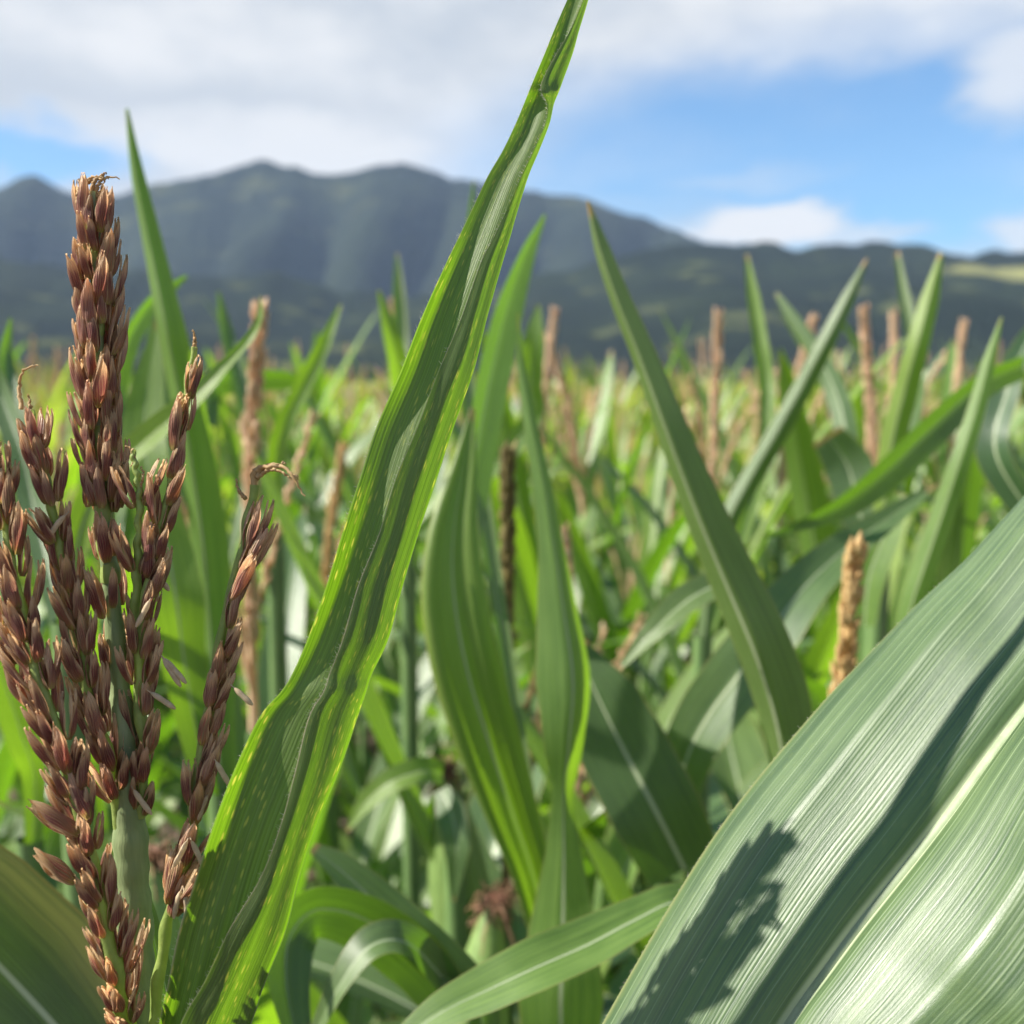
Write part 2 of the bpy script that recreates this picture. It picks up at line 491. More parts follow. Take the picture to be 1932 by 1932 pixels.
def hills(name, prof, ycrest, run, mat, amp, seed, flute=0.0, back=500.0):
    prof = np.array(prof, float)
    px = np.linspace(prof[0, 0], prof[-1, 0], 260)
    py = np.interp(px, prof[:, 0], prof[:, 1])
    k = np.array([0, 1, 3, 1, 0]) / 5.0
    py = py + rng.normal(0, 2.0, len(py)) + 4.0 * np.sin(px / 23.0 + seed) * np.sin(px / 61.0) + 5.0 * (np.abs(np.sin(px / 47.0 + seed * 1.7)) - 0.6)
    py = np.convolve(np.pad(py, 2, 'edge'), k, 'valid')
    crest = np.array([at_y(a, b, ycrest) for a, b in zip(px, py)])
    rows = np.concatenate([np.linspace(0, 1, 60), 1 + np.linspace(0.05, 1, 8)])
    V = []
    for r in rows:
        if r <= 1:
            y = ycrest - run * (1 - r)
            x = crest[:, 0] * (y / ycrest) ** 0.35
            h = crest[:, 2] * (r ** 1.35)
        else:
            y = ycrest + back * (r - 1)
            x = crest[:, 0]
            h = crest[:, 2] * (1 - (r - 1)) ** 1.2 * 0.97
        n = fbm(x / 260, np.full_like(x, y) / 420, seed) * amp
        if flute:
            n += flute * (np.abs(np.sin(x / 95 + 2.2 * fbm(x / 400, np.full_like(x, y) / 700, seed + 5, 2))) - 0.6)
        env = max(0.0, 1 - abs(2 * min(r, 1.0) - 1) ** 2) if r <= 1 else 0.0
        V.append(np.stack([x, np.full_like(x, y), h + n * env], -1))
    V = np.stack(V)
    m_ = MB()
    m_.add(V.reshape(-1, 3), grid_faces(len(rows), len(px)))
    return tag(obj(name, m_.mesh(name, mat)), kind='structure')


PEAK = [(-500, 400), (-250, 352), (-100, 372), (0, 356), (40, 338), (75, 331), (110, 348), (160, 374), (225, 371), (300, 342), (370, 335), (430, 317), (500, 306),
        (550, 310), (600, 326), (660, 330), (715, 312), (750, 305), (790, 315), (850, 330), (930, 354), (1010, 362), (1070, 364), (1130, 386),
        (1200, 410), (1280, 432), (1350, 462), (1450, 500), (1600, 540), (1900, 600), (2500, 640)]
hills('mountain', PEAK, 3000, 1000, hill_mat('mountain_forest', (0.009, 0.015, 0.010), (0.019, 0.028, 0.014), (0.045, 0.052, 0.022), 0.0035), 75, 3, 125)  # very dark forest colour also stands in for cloud shadow on the range
LOW = [(-400, 470), (-100, 490), (0, 488), (120, 506), (260, 512), (400, 522), (520, 516), (640, 545), (760, 560), (900, 552), (1010, 520),
       (1100, 500), (1200, 475), (1300, 458), (1360, 458), (1420, 463), (1460, 458), (1490, 470), (1560, 462), (1650, 456), (1720, 462), (1780, 470), (1830, 483), (1870, 476), (1932, 474),
       (2050, 470), (2400, 500)]
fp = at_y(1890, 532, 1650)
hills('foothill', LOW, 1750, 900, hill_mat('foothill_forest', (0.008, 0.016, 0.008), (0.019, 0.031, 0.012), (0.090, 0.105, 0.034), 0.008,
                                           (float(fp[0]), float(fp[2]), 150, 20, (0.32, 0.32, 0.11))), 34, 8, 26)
TREE = [(-300, 690), (0, 694), (200, 690), (420, 700), (600, 704), (800, 706), (1000, 700), (1200, 704), (1400, 706), (1600, 700), (1800, 704), (2300, 700)]
hills('wooded_rise', TREE, 620, 160, hill_mat('rise_wood', (0.009, 0.017, 0.009), (0.018, 0.030, 0.012), None, 0.03), 4, 21, 3, 120)

HAZE_D = 0.72e-4
m_h, th = new_mat('haze')
pv = th.node('ShaderNodeVolumePrincipled', {'Color': (0.50, 0.69, 1.0), 'Density': HAZE_D, 'Anisotropy': 0.0})
th.node('ShaderNodeOutputMaterial', {'Volume': pv.outputs[0]})
mb = MB()
x0, x1, y0, y1, z0, z1 = -2150, 2150, -120, 3700, -1.0, 720
c = [(x, y, z) for x in (x0, x1) for y in (y0, y1) for z in (z0, z1)]
mb.add(c, [(0, 1, 3, 2), (4, 6, 7, 5), (0, 4, 5, 1), (2, 3, 7, 6), (0, 2, 6, 4), (1, 5, 7, 3)])
tag(obj('haze', mb.mesh('haze', m_h)), kind='stuff')


# ------------------------------------------------------------------ leaves
def leaf_verts(P, width, hint, roll=0.0, fold=0.4, ripple=0.0, nL=48, nW=9, wave=0.0, seed=0, prof=None, curl=0.0):
    """P: tip -> base control points; width: full width (m), array or scalar; hint: side the leaf shows (points or direction)"""
    C = spline(P, nL)
    T = unit(np.gradient(C, axis=0))
    if callable(hint):
        H = hint(C)
    else:
        H = np.broadcast_to(np.asarray(hint, float), C.shape)
    N = unit(H - (H * T).sum(1, keepdims=True) * T)
    S_ = np.cross(T, N)
    t = np.linspace(0, 1, nL)
    tc = lambda a: np.interp(t, np.linspace(0, 1, len(a)), a) if np.ndim(a) else np.full(nL, float(a))
    r, f, w = tc(roll), tc(fold), tc(width)
    if prof is None:
        w = w * np.clip(np.sin(np.clip(t * 3.2, 0, 1) * np.pi / 2) ** 0.9, 0.015, 1)
    S2 = S_ * np.cos(r)[:, None] + N * np.sin(r)[:, None]
    N2 = -S_ * np.sin(r)[:, None] + N * np.cos(r)[:, None]
    s = np.linspace(-1, 1, nW)
    a = np.abs(s)
    lat = np.cos(f)[:, None] * s[None] * w[:, None] / 2
    off = np.sin(f)[:, None] * (a ** (1 + curl))[None] * w[:, None] / 2
    g = np.random.default_rng(seed)
    for sg in (-1, 1):
        ph, fr = g.uniform(0, 6.28), g.uniform(9, 15)
        amp = ripple * w * (0.5 + 0.5 * np.sin(t * g.uniform(3, 6) + g.uniform(0, 6)))
        off = off + (amp * np.sin(t * fr + ph))[:, None] * ((s * sg > 0) * a ** 2)[None]
    if wave:
        off = off + wave * w[:, None] * np.sin(s * 3.1 * np.pi + 0.6)[None] * 0.12
    V = C[:, None] + lat[..., None] * S2[:, None] + off[..., None] * N2[:, None]
    uv = np.stack(np.broadcast_arrays((s[None] + 1) / 2, 1 - t[:, None]), -1)
    return V.reshape(-1, 3), grid_faces(nL, nW), uv.reshape(-1, 2)


to_cam = lambda C: unit(CAM - C)


def leaf_obj(parent, P, width, mat, **kw):
    mb = MB()
    mb.add(*leaf_verts(P, width, **kw))
    return obj('leaf', mb.mesh('leaf', mat), parent)


def photo_leaf(parent, pts, wpx, mat=M_LEAF, roll=0.0, fold=0.4, base=None, **kw):
    kw.setdefault('ripple', 0.03)
    """leaf given by points (px, py, depth) tip -> base and apparent widths in px"""
    P = np.array([at(*p) for p in pts])
    dep = np.array([p[2] for p in pts])
    rr = np.interp(np.linspace(0, 1, len(pts)), np.linspace(0, 1, np.size(roll)), np.atleast_1d(roll))
    ff = np.interp(np.linspace(0, 1, len(pts)), np.linspace(0, 1, np.size(fold)), np.atleast_1d(fold))
    app = np.maximum((np.cos(ff + rr) + np.cos(ff - rr)) / 2, 0.35)
    w = np.interp(np.linspace(0, 1, len(pts)), np.linspace(0, 1, len(wpx)), wpx) * dep / FPX / app
    if base is not None:
        P = np.vstack([P, base])
        w = np.append(w, w[-1] * 0.7)
        rr, ff = np.append(rr, rr[-1]), np.append(ff, ff[-1])
    return leaf_obj(parent, P, w, mat, hint=to_cam, roll=rr, fold=ff, prof=1, **kw)


def arc_leaf_path(h, az, length, a0, a1, p=1.3, n=9, r0=0.012, bend=0.0):
    """base -> tip path of a leaf leaving a stalk at height h; angles from the vertical"""
    t = np.linspace(0, 1, n)
    al = a0 + (a1 - a0) * t ** p
    ds = length / (n - 1)
    rr = r0 + np.concatenate([[0], np.cumsum(np.sin(al[:-1]) * ds)])
    zz = h + np.concatenate([[0], np.cumsum(np.cos(al[:-1]) * ds)])
    aa = az + bend * t
    return np.stack([rr * np.cos(aa), rr * np.sin(aa), zz], -1)


def arc_leaf(mb, h, az, length, width, a0, a1, p=1.3, nL=26, nW=7, mi=0, seed=0, fold=0.45, ripple=0.05, bend=0.0, org=(0, 0, 0), roll=0.0):
    P = arc_leaf_path(h, az, length, a0, a1, p, 9, bend=bend)[::-1] + np.asarray(org)
    t = np.linspace(0, 1, 12)
    w = width * np.clip(np.sin(np.clip(t ** 0.75, 0, 1) * np.pi * 0.80) ** 0.9, 0.02, 1)
    hint = lambda C: np.broadcast_to(np.array([-math.cos(az) * 0.6, -math.sin(az) * 0.6, 1.0]), C.shape)
    mb.add(*leaf_verts(P, w, hint, roll, [0.15, fold * 0.6, fold, fold * 1.5], ripple, nL, nW, 0.0, seed, prof=1), mi=mi)


def stalk_mesh(h, r0=0.013, r1=0.006, lean=(0, 0)):
    mb = MB()
    zs = np.linspace(0, h, 60)
    node = 1 + 0.16 * np.exp(-((zs % 0.19 - 0.095) / 0.006) ** 2)
    R = (r0 + (r1 - r0) * zs / h) * node
    P = np.stack([lean[0] * zs / h, lean[1] * zs / h, zs], -1)
    tube(mb, P, R, 10)
    return mb.mesh('stalk', M_STALK)


# ------------------------------------------------------------------ simple tassel for plants out of focus
OCT_V = np.array([(0, 0, 0), (1, 0, .45), (0, .8, .45), (-1, 0, .45), (0, -.8, .45), (0, 0, 1.0)])
OCT_F = np.array([(0, 2, 1, 1), (0, 3, 2, 2), (0, 4, 3, 3), (0, 1, 4, 4), (5, 1, 2, 2), (5, 2, 3, 3), (5, 3, 4, 4), (5, 4, 1, 1)])


def frame(axis, out):
    z = unit(np.asarray(axis, float))
    y = unit(out - (out @ z) * z)
    x = np.cross(y, z)
    return np.stack([x, y, z], 1)


SPK_V = None


def low_spikelets(mb, P, n, ln, wd, g, mi=0, rings=2, stand=0.35):
    """small pointed spikelets round a branch, as closed four-sided bodies with quads"""
    C = spline(P, n)
    T = unit(np.gradient(C, axis=0))
    th = np.linspace(0, 2 * np.pi, 6)
    for i in range(n):
        for k in range(rings):
            a = g.uniform(0, 6.28)
            ref = np.array([math.cos(a), math.sin(a), 0.2])
            o_ = unit(ref - (ref @ T[i]) * T[i])
            ax = unit(T[i] + o_ * g.uniform(0.18, 0.4))
            M = frame(ax, o_)
            L_ = ln * g.uniform(0.8, 1.2)
            zz = np.array([0.0, 0.25, 0.6, 1.0]) * L_
            rr = np.array([0.25, 0.9, 0.85, 0.06]) * wd / 2
            V = np.stack([rr[:, None] * np.cos(th), rr[:, None] * np.sin(th) * 0.75, np.broadcast_to(zz[:, None], (4, 6))], -1).reshape(-1, 3)
            mb.add(V @ M.T + C[i] + o_ * wd * stand, grid_faces(4, 6), None, mi)


def simple_tassel(parent, h, H, mats, nbr, seed, spread=0.35, sub=True, mb=None, mi=0, fine=1.0):
    """main spike from h to H plus side branches; part tassel > sub-parts tassel_branch"""
    g = np.random.default_rng(seed)
    own = mb is None
    if own:
        mb = MB()
    ln = H - h
    lx, ly = g.uniform(-.03, .03), g.uniform(-.03, .03)
    P = [(0, 0, h), (0, 0, h + ln * 0.3), (lx * .3, ly * .3, h + ln * 0.65), (lx, ly, H)]
    tube(mb, spline(P, 10), np.linspace(0.004, 0.0015, 10), 6, mi)
    Q = spline(P, 20)[6:]
    low_spikelets(mb, Q, int(52 * fine), 0.011, 0.0052, g, mi, 4, 0.5)
    tas = obj('tassel', mb.mesh('tassel', mats), parent) if own else None
    for k in range(nbr):
        az = g.uniform(0, 6.28)
        z0 = h + ln * g.uniform(0.16, 0.34)
        L_ = ln * g.uniform(0.42, 0.62)
        B = arc_leaf_path(z0, az, L_, 0.25, spread * g.uniform(0.9, 1.8), 1.0, 6, r0=0.002)
        bm = MB() if own else mb
        tube(bm, spline(B, 8), np.linspace(0.0018, 0.0008, 8), 5, mi)
        low_spikelets(bm, B[1:], int(22 * fine), 0.009, 0.0038, g, mi, 2)
        if own:
            obj('tassel_branch', bm.mesh('tassel_branch', mats), tas)
    return tas


def plant_root(name='maize_plant', loc=(0, 0, 0)):
    o = bpy.data.objects.new(name, None)
    COL.objects.link(o)
    o.location = loc
    o.empty_display_size = 0.1
    return o


# ------------------------------------------------------------------ maize plant prototypes
def make_plant(seed, tassel=True, tmat=None, with_parts=True):
    g = np.random.default_rng(seed)
    H = 2.06
    h_top = 1.72
    specs = []
    az = g.uniform(0, 6.28)
    n = 11
    for k in range(n):
        u = k / (n - 1)
        h = 0.55 + (h_top - 0.62) * u
        L_ = 0.62 + 0.22 * math.sin(math.pi * min(1, 0.25 + u * 0.75)) - 0.18 * u
        up = u ** 1.5
        a0 = 0.62 - 0.30 * up + g.uniform(-0.08, 0.08)
        a1 = 2.25 - 1.62 * up + g.uniform(-0.25, 0.25)
        specs.append((h, az + g.uniform(-0.35, 0.35), L_ * g.uniform(0.9, 1.1), (0.076 - 0.032 * u) * g.uniform(0.85, 1.1), a0, max(0.2, a1), 1.6, int(g.integers(1e6)), g.uniform(-0.5, 0.5)))
        az += math.pi + g.uniform(-0.3, 0.3)
    if with_parts:
        r = plant_root()
        obj('stalk', stalk_mesh(h_top + 0.03), r)
        for (h, a, L_, w, a0, a1, p, sd, bd) in specs:
            mb = MB()
            arc_leaf(mb, h, a, L_, w, a0, a1, p, seed=sd, bend=bd)
            obj('leaf', mb.mesh('leaf', M_BRIGHT if g.uniform() < 0.5 else M_LEAF), r)
        if tassel:
            simple_tassel(r, h_top, H, tmat or M_TASSEL, 5, seed + 50)
        return r
    mb = MB()
    zs = np.linspace(0.3, h_top, 6)
    tube(mb, np.stack([0 * zs, 0 * zs, zs], -1), np.linspace(0.011, 0.006, 6), 6, 1)
    for (h, a, L_, w, a0, a1, p, sd, bd) in specs[2:]:
        arc_leaf(mb, h, a, L_, w, a0, a1, p, nL=12, nW=5, seed=sd, bend=bd)
    if tassel:
        simple_tassel(None, h_top, H, None, 4, seed + 50, mb=mb, mi=2, fine=0.45)
    me = mb.mesh('maize_plant', [M_FAR if seed % 2 else M_BRIGHT, M_STALK, tmat or M_TASSEL])
    o = obj('maize_plant', me)
    return o


def kids(o):
    return [c for c in o.children]


def copy_tree(o, parent=None):
    c = o.copy()
    COL.objects.link(c)
    c.parent = parent
    for ch in list(o.children):
        copy_tree(ch, c)
    return c


#@HERO
# ------------------------------------------------------------------ hero plant: maroon tassel and the long folded leaf
hero_x, hero_y = at(258, 1932, 0.222)[:2]
hero = plant_root(loc=(0, 0, 0))
tag(hero, 'maize plant in sharp focus with open maroon tassel and long folded upright leaf', 'maize plant')
hero.location = (hero_x, hero_y, 0)
hero['worldparts'] = 1
D0 = 0.218


def PX(pts, d=D0):
    return np.array([at(p[0], p[1], p[2] if len(p) > 2 else d) for p in pts])


# stalk up to the tassel stem
top = at(262, 1990, 0.222)
zs = np.linspace(0, 1, 70)
Pst = np.stack([np.full(70, hero_x) * (1 - zs) + top[0] * zs, np.full(70, hero_y) * (1 - zs) + top[1] * zs, top[2] * zs], -1)
mb = MB()
tube(mb, Pst, (0.013 + (0.0042 - 0.013) * zs) * (1 + 0.15 * np.exp(-((zs * top[2] % 0.19 - 0.1) / 0.006) ** 2)), 12)
obj('stalk', mb.mesh('stalk', M_STALK), hero)

# main tassel stem and its spike axis
stem = [(264, 2000, .222), (262, 1932, .222), (258, 1820, .222), (252, 1700, .221), (246, 1580, .220), (240, 1470, .219), (232, 1380, .219), (222, 1250, .219), (208, 1100, .218),
        (196, 950, .218), (188, 780, .218), (183, 600, .218), (180, 450, .218), (176, 362, .218)]
mb = MB()
SP = spline(PX(stem), 90)
Rr = np.interp(np.linspace(0, 1, 90), [0, .1, .2, .33, .45, .6, .75, 1], [.0042, .0040, .0037, .0034, .0026, .0017, .0014, .0007])
Rr = Rr * (1 + 0.06 * np.sin(np.arange(90) * 1.9) + 0.05 * np.sin(np.arange(90) * 0.77))
tube(mb, SP, Rr, 14)
tassel = obj('tassel', mb.mesh('tassel', M_STEM), hero)


def glume(W, L, arc, tipsplit, lift, side, g):
    """one pointed boat-shaped glume, open towards -y*side"""
    nu, nv = 11, 9
    u = np.linspace(0, 1, nu)
    v = np.linspace(-1, 1, nv)
    w = W * 1.62 * (u + 0.03) ** 0.55 * (1.0 - u) ** 0.78 * (1 - 0.12 * np.sin(u * 3.1)) + W * 0.05 * (1 - u)
    w[-1] = W * 0.02
    a = v[None] * arc / 2
    x = w[:, None] / 2 * np.sin(a) / math.sin(min(arc / 2, math.pi / 2))
    y = side * (w[:, None] * 0.42 * np.cos(a) + lift * u[:, None] * L)
    kz = 1.0 + tipsplit * 0.06 * (1 - v[None] ** 2) * u[:, None]
    z = np.broadcast_to(u[:, None] * L, x.shape) * kz
    x = x + g.uniform(-.16, .16) * W * u[:, None] ** 2 + W * 0.035 * np.sin(u[:, None] * 9 + v[None] * 3 + g.uniform(0, 6))
    y = y + W * 0.05 * np.sin(u[:, None] * 6 + v[None] * 4 + g.uniform(0, 6))
    uv = np.stack(np.broadcast_arrays((v[None] + 1) / 2, u[:, None]), -1)
    return np.stack([x, y, z], -1).reshape(-1, 3), grid_faces(nu, nv), uv.reshape(-1, 2)


def spikelet_geo(seed, opened=0.0):
    g = np.random.default_rng(seed)
    L = 0.0094 * g.uniform(0.84, 1.12)
    W = 0.0040 * g.uniform(0.88, 1.14)
    mb = MB()
    mb.add(*glume(W, L, rad(165), 1.0, opened + 0.03, 1, g))
    mb.add(*glume(W * 0.95, L * g.uniform(0.9, 1.04), rad(165), 1.0, opened * 0.8 + 0.03, -1, g))
    v, f, uv = glume(W * 0.7, L * g.uniform(0.9, 1.03), rad(150), 1.0, 0.02, 1, g)       # papery inner scale shows between the two
    uv[:, 1] = 0.86 + 0.16 * uv[:, 1]
    mb.add(v, f, uv)
    if opened > 0.1:
        v, f, uv = glume(W * 0.85, L * 0.95, rad(120), 1.0, opened * 0.45, -1, g)
        uv[:, 1] = 0.88 + 0.12 * uv[:, 1]
        mb.add(v, f, uv)
    return np.concatenate(mb.v), np.concatenate(mb.f), np.concatenate(mb.uv)


SPIKES = [spikelet_geo(i, 0.05 * (i % 3)) for i in range(6)] + [spikelet_geo(20, 0.16), spikelet_geo(21, 0.2), spikelet_geo(22, 0.06), spikelet_geo(23, 0.08)]
SPIKE_ME = []
for mat_ in (M_SPIKE, M_SPIKE_PALE):
    for v, f, uv in SPIKES:
        mb = MB()
        mb.add(v, f, uv)
        SPIKE_ME.append(mb.mesh('spikelet', mat_))
NSP = len(SPIKES)

spots = []                                                       # (score, matrix 3x3, position, scale, mesh index)
gs = np.random.default_rng(5)


def dress(path, step, ranks, splay, r0, scale=1.0, lo=0.0, hi=1.0, facing=None, jit=0.25, kinds=(0, 1, 2, 3, 4, 5, 8, 9), taper=0.15, pale=0.12):
    """spikelets in ranks round a branch running from its base to its tip"""
    P = spline(PX(path), 200)
    s = np.concatenate([[0], np.cumsum(np.linalg.norm(np.diff(P, axis=0), axis=1))])
    n = max(2, int(s[-1] * (hi - lo) / step))
    pos = np.linspace(lo * s[-1], hi * s[-1], n)
    T = unit(np.gradient(P, axis=0))
    for i, q in enumerate(pos):
        c = np.array([np.interp(q, s, P[:, k]) for k in range(3)])
        t = unit(np.array([np.interp(q, s, T[:, k]) for k in range(3)]))
        cam_dir = unit(CAM - c)
        a0 = unit(cam_dir - (cam_dir @ t) * t)
        b0 = np.cross(t, a0)
        for k in range(ranks):
            if facing is None:
                th = 2 * np.pi * (k + 0.5 * (i % 2)) / ranks + gs.normal(0, jit)
            else:
                th = facing[(k + i) % len(facing)] + gs.normal(0, jit)
            o_ = a0 * math.cos(th) + b0 * math.sin(th)
            sp = splay + gs.normal(0, 0.09)
            ax = unit(t * math.cos(sp) + o_ * math.sin(sp) + b0 * gs.normal(0, 0.05))
            M = frame(ax, unit(o_ + b0 * gs.normal(0, 0.25)))
            rr = r0 * (1 - taper * q / s[-1])
            p = c + o_ * rr + t * gs.uniform(-.0012, .0012)
            sc = scale * gs.uniform(0.76, 1.12)
            spots.append((float(o_ @ cam_dir), M, p, sc, int(gs.choice(kinds)) + (NSP if gs.uniform() < pale else 0)))


def branch(path, r0, r1, mat=M_RACHIS):
    mb = MB()
    P = spline(PX(path), 60)
    R = np.linspace(r0, r1, 60) * (1 + 0.12 * np.sin(np.arange(60) * 1.3))
    # zigzag axis as in maize rachises
    P = P + (np.sin(np.arange(60) * 0.9) * 0.00025)[:, None] * RV
    tube(mb, P, R, 8)
    return obj('tassel_branch', mb.mesh('tassel_branch', mat), tassel)


# central spike: base -> tip
SPIKE_PATH = [(222, 1250, .219), (208, 1100, .218), (196, 950, .218), (188, 780, .218), (183, 620, .218), (180, 500, .218), (178, 436, .218)]
branch(SPIKE_PATH[1:], 0.0019, 0.0010)
dress(SPIKE_PATH[2:], 0.0044, 7, 0.13, 0.0031, 1.0, 0.0, 1.0, jit=0.2, pale=0.42)
dress(SPIKE_PATH, 0.0075, 4, 0.22, 0.0027, 0.98, 0.0, 0.36, facing=[0.9, -0.9, 2.6, -2.6, 0.2])
# side branches
B1 = [(228, 1570, .219), (205, 1430, .215), (172, 1330, .213), (150, 1200, .212), (118, 1050, .212), (92, 930, .212), (70, 840, .213), (58, 775, .213)]
branch(B1, 0.0014, 0.0006)
dress(B1, 0.0054, 3, 0.24, 0.0016, 1.0, 0.10, 0.91, facing=[0.9, -0.9, 0.0, 2.2, -2.2])
B2 = [(258, 2010, .221), (246, 1955, .217), (230, 1900, .2135), (215, 1820, .211), (190, 1700, .209), (160, 1580, .207), (128, 1450, .206), (92, 1340, .206), (52, 1200, .207), (22, 1060, .208), (0, 940, .209), (-18, 820, .210)]
branch(B2, 0.0020, 0.0007)
dress(B2, 0.0052, 3, 0.26, 0.0017, 1.0, 0.10, 0.94, facing=[0.8, -0.9, -0.1, 1.9, -2.0])
B2b = [(60, 1330, .211), (20, 1220, .212), (-20, 1100, .213)]
dress(B2b, 0.006, 3, 0.28, 0.0015, 1.0, 0.0, 1.0, facing=[0.8, -0.8, 0.0])
B3 = [(262, 1540, .219), (272, 1420, .217), (262, 1300, .216), (270, 1180, .215), (290, 1060, .215), (318, 930, .215), (340, 830, .215), (352, 740, .215), (366, 655, .215)]
branch(B3, 0.0014, 0.0006)
dress(B3, 0.0056, 2, 0.22, 0.0015, 1.0, 0.02, 0.55, facing=[0.7, -0.9, 0.1, 2.0])
dress(B3, 0.0044, 2, 0.13, 0.0013, 0.98, 0.50, 0.89, facing=[0.5, -0.6, -1.2, 1.1], jit=0.2)
B4 = [(288, 1965, .217), (298, 1860, .217), (312, 1760, .217), (330, 1690, .217), (358, 1600, .217), (370, 1480, .217), (385, 1390, .217), (405, 1290, .217), (425, 1160, .217), (452, 1060, .217), (466, 990, .217), (480, 915, .217)]
branch(B4, 0.0013, 0.0009, M_RACHIS)
dress(B4, 0.0050, 2, 0.20, 0.0017, 1.12, 0.40, 0.885, facing=[0.9, 0.3, 1.5, 0.7], jit=0.3, pale=0.75)
dress(B4, 0.0060, 2, 0.22, 0.0014, 1.05, 0.22, 0.42, facing=[0.2, 1.2, -1.0, 0.4], jit=0.3)
B5 = [(255, 1200, .217), (258, 1080, .215), (262, 1000, .214), (262, 930, .214), (256, 885, .214), (250, 850, .214)]
branch(B5, 0.0010, 0.0005)
dress(B5, 0.0065, 2, 0.3, 0.0011, 0.95, 0.35, 0.72, facing=[1.2, -1.2, 1.8])
B6 = [(246, 1500, .2205), (262, 1400, .221), (272, 1250, .221), (268, 1120, .221)]
branch(B6, 0.0011, 0.0006)
dress(B6, 0.0065, 2, 0.22, 0.0013, 1.0, 0.05, 1.0, facing=[0.8, -0.7, 0.1])
# wide-open, straw coloured spikelets on the lower branch and at the foot of the thin one
for (x, y, d, ang, k) in ((150, 1575, .204, 1.02, 7), (142, 1665, .204, 1.0, 6), (168, 1545, .205, 0.55, 6), (318, 1705, .2145, -0.20, 0), (338, 1712, .214, -0.42, 6), (322, 1690, .2165, -0.05, 1)):
    p = at(x, y, d)
    ax = -math.sin(ang) * RV * -1 if False else (-math.sin(ang) * RV + math.cos(ang) * UV_)
    M = frame(ax, unit(CAM - p) + 0.9 * RV * (1 if k >= 6 else 0.1))
    spots.append((2.0, M, p, 1.12, k))

order = sorted(range(len(spots)), key=lambda i: -spots[i][0])
seen = [i for i in order if spots[i][2] @ RV > -0.112][:100]
seen_set = set(seen)
rest = MB()
for i, (score, M, p, sc, k) in enumerate(spots):
    if i in seen_set:
        o = bpy.data.objects.new('spikelet', SPIKE_ME[k])
        COL.objects.link(o)
        o.parent = tassel
        mm = Matrix(((M * sc).tolist()))
        o.matrix_local = Matrix.Translation(Vector(p)) @ mm.to_4x4()
    else:
        v, f, uv = SPIKES[k % NSP]
        rest.add((v * sc) @ M.T + p, f, uv, k // NSP)
tag(obj('spikelet', rest.mesh('spikelet', [M_SPIKE, M_SPIKE_PALE]), tassel), kind='stuff')


# dangling anthers: each hangs by a short thread from the spikelet nearest to where the photograph shows it
def to_px(p):
    q = np.asarray(p) - CAM
    d = q @ FV
    return np.array([966 + FPX * (q @ RV) / d, 966 - FPX * (q @ UV_) / d])


SPX = np.array([to_px(sp[2] + sp[1][:, 2] * 0.006) for sp in spots])
FRONT = np.array([sp[0] for sp in spots])


def anther(x, y, ang, ln=0.0050):
    k = int(np.argmin(np.linalg.norm(SPX - np.array([x, y]), axis=1) + np.where(FRONT > 0.1, 0, 400)))
    sc_, M, p0, sz, _ = spots[k]
    p = p0 + M[:, 2] * 0.0070 * sz + M[:, 1] * 0.0012 * sz
    down = math.sin(ang) * RV - math.cos(ang) * UV_
    cd = unit(CAM - p)
    s = np.linspace(0, 1, 6)
    thread = p + s[:, None] * (down * 0.0012 + cd * 0.0008)
    p = thread[-1]
    s = np.linspace(0, 1, 9)
    P = p + (s[:, None] * down + (s ** 2)[:, None] * (RV * gs.uniform(-.2, .2) - UV_ * 0.12)) * ln
    R = 0.00058 * np.array([.4, .8, 1, 1, .93, 1, 1, .85, .35])
    mb = MB()
    tube(mb, thread, 0.00012, 5)
    tube(mb, P, R, 7)
    obj('anther', mb.mesh('anther', M_ANTHER), tassel)


for a in ((250, 1070, .45), (250, 1125, .35), (268, 1075, 1.0), (322, 1130, -0.4), (276, 1240, .55, .0058), (284, 1245, .75, .006), (272, 1295, 1.0), (408, 1448, .5), (388, 1480, -0.5),
          (372, 1585, .45, .0065), (366, 1600, -.4), (368, 1690, .55, .0055), (352, 1700, .25, .0052), (308, 1690, -.35, .0052), (236, 1525, .55, .0052), (130, 945, -0.8, .0055), (440, 1285, .8, .0042)):
    anther(*a)


# withered threads at the tips
def threads(lst):
    mb = MB()
    for pts, r in lst:
        P = spline(PX(pts), 30)
        P = P + (gs.normal(0, 0.00012, (30, 3)))
        tube(mb, P, np.linspace(r, r * 0.25, 30), 6)
    obj('withered_tip', mb.mesh('withered_tip', M_STRAW), tassel)


threads([([(158, 372), (154, 350), (168, 338), (190, 331), (202, 327)], .0006), ([(176, 372), (184, 352), (198, 334), (224, 336)], .0005), ([(165, 380), (162, 348), (180, 340), (205, 336)], .0006),
         ([(188, 375), (192, 356), (196, 344)], .0005), ([(170, 380), (178, 344), (192, 334), (198, 342)], .0006), ([(150, 400), (147, 365), (152, 352)], .0006), ([(183, 400), (186, 368), (176, 350)], .0006)])
threads([([(480, 920, .217), (478, 895, .217), (488, 884, .217), (505, 882, .216), (530, 880, .216), (548, 893, .215), (560, 912, .215), (576, 936, .215)], .0007),
         ([(484, 905, .217), (496, 884, .217), (520, 876, .216), (546, 884, .216)], .0006), ([(486, 900, .217), (510, 886, .216), (536, 894, .215), (552, 905, .215)], .0005),
         ([(462, 940, .217), (450, 925, .217), (446, 903, .217)], .0005), ([(528, 880, .216), (534, 872, .216), (540, 876, .216)], .0003), ([(552, 898, .215), (560, 898, .215), (562, 904, .215)], .0003)])
threads([([(250, 850, .214), (254, 868, .214), (246, 880, .214)], .0004), ([(256, 885, .214), (252, 862, .214), (247, 846, .214), (236, 842, .214)], .0004), ([(262, 930, .214), (270, 895, .214), (265, 880, .214)], .0004)])
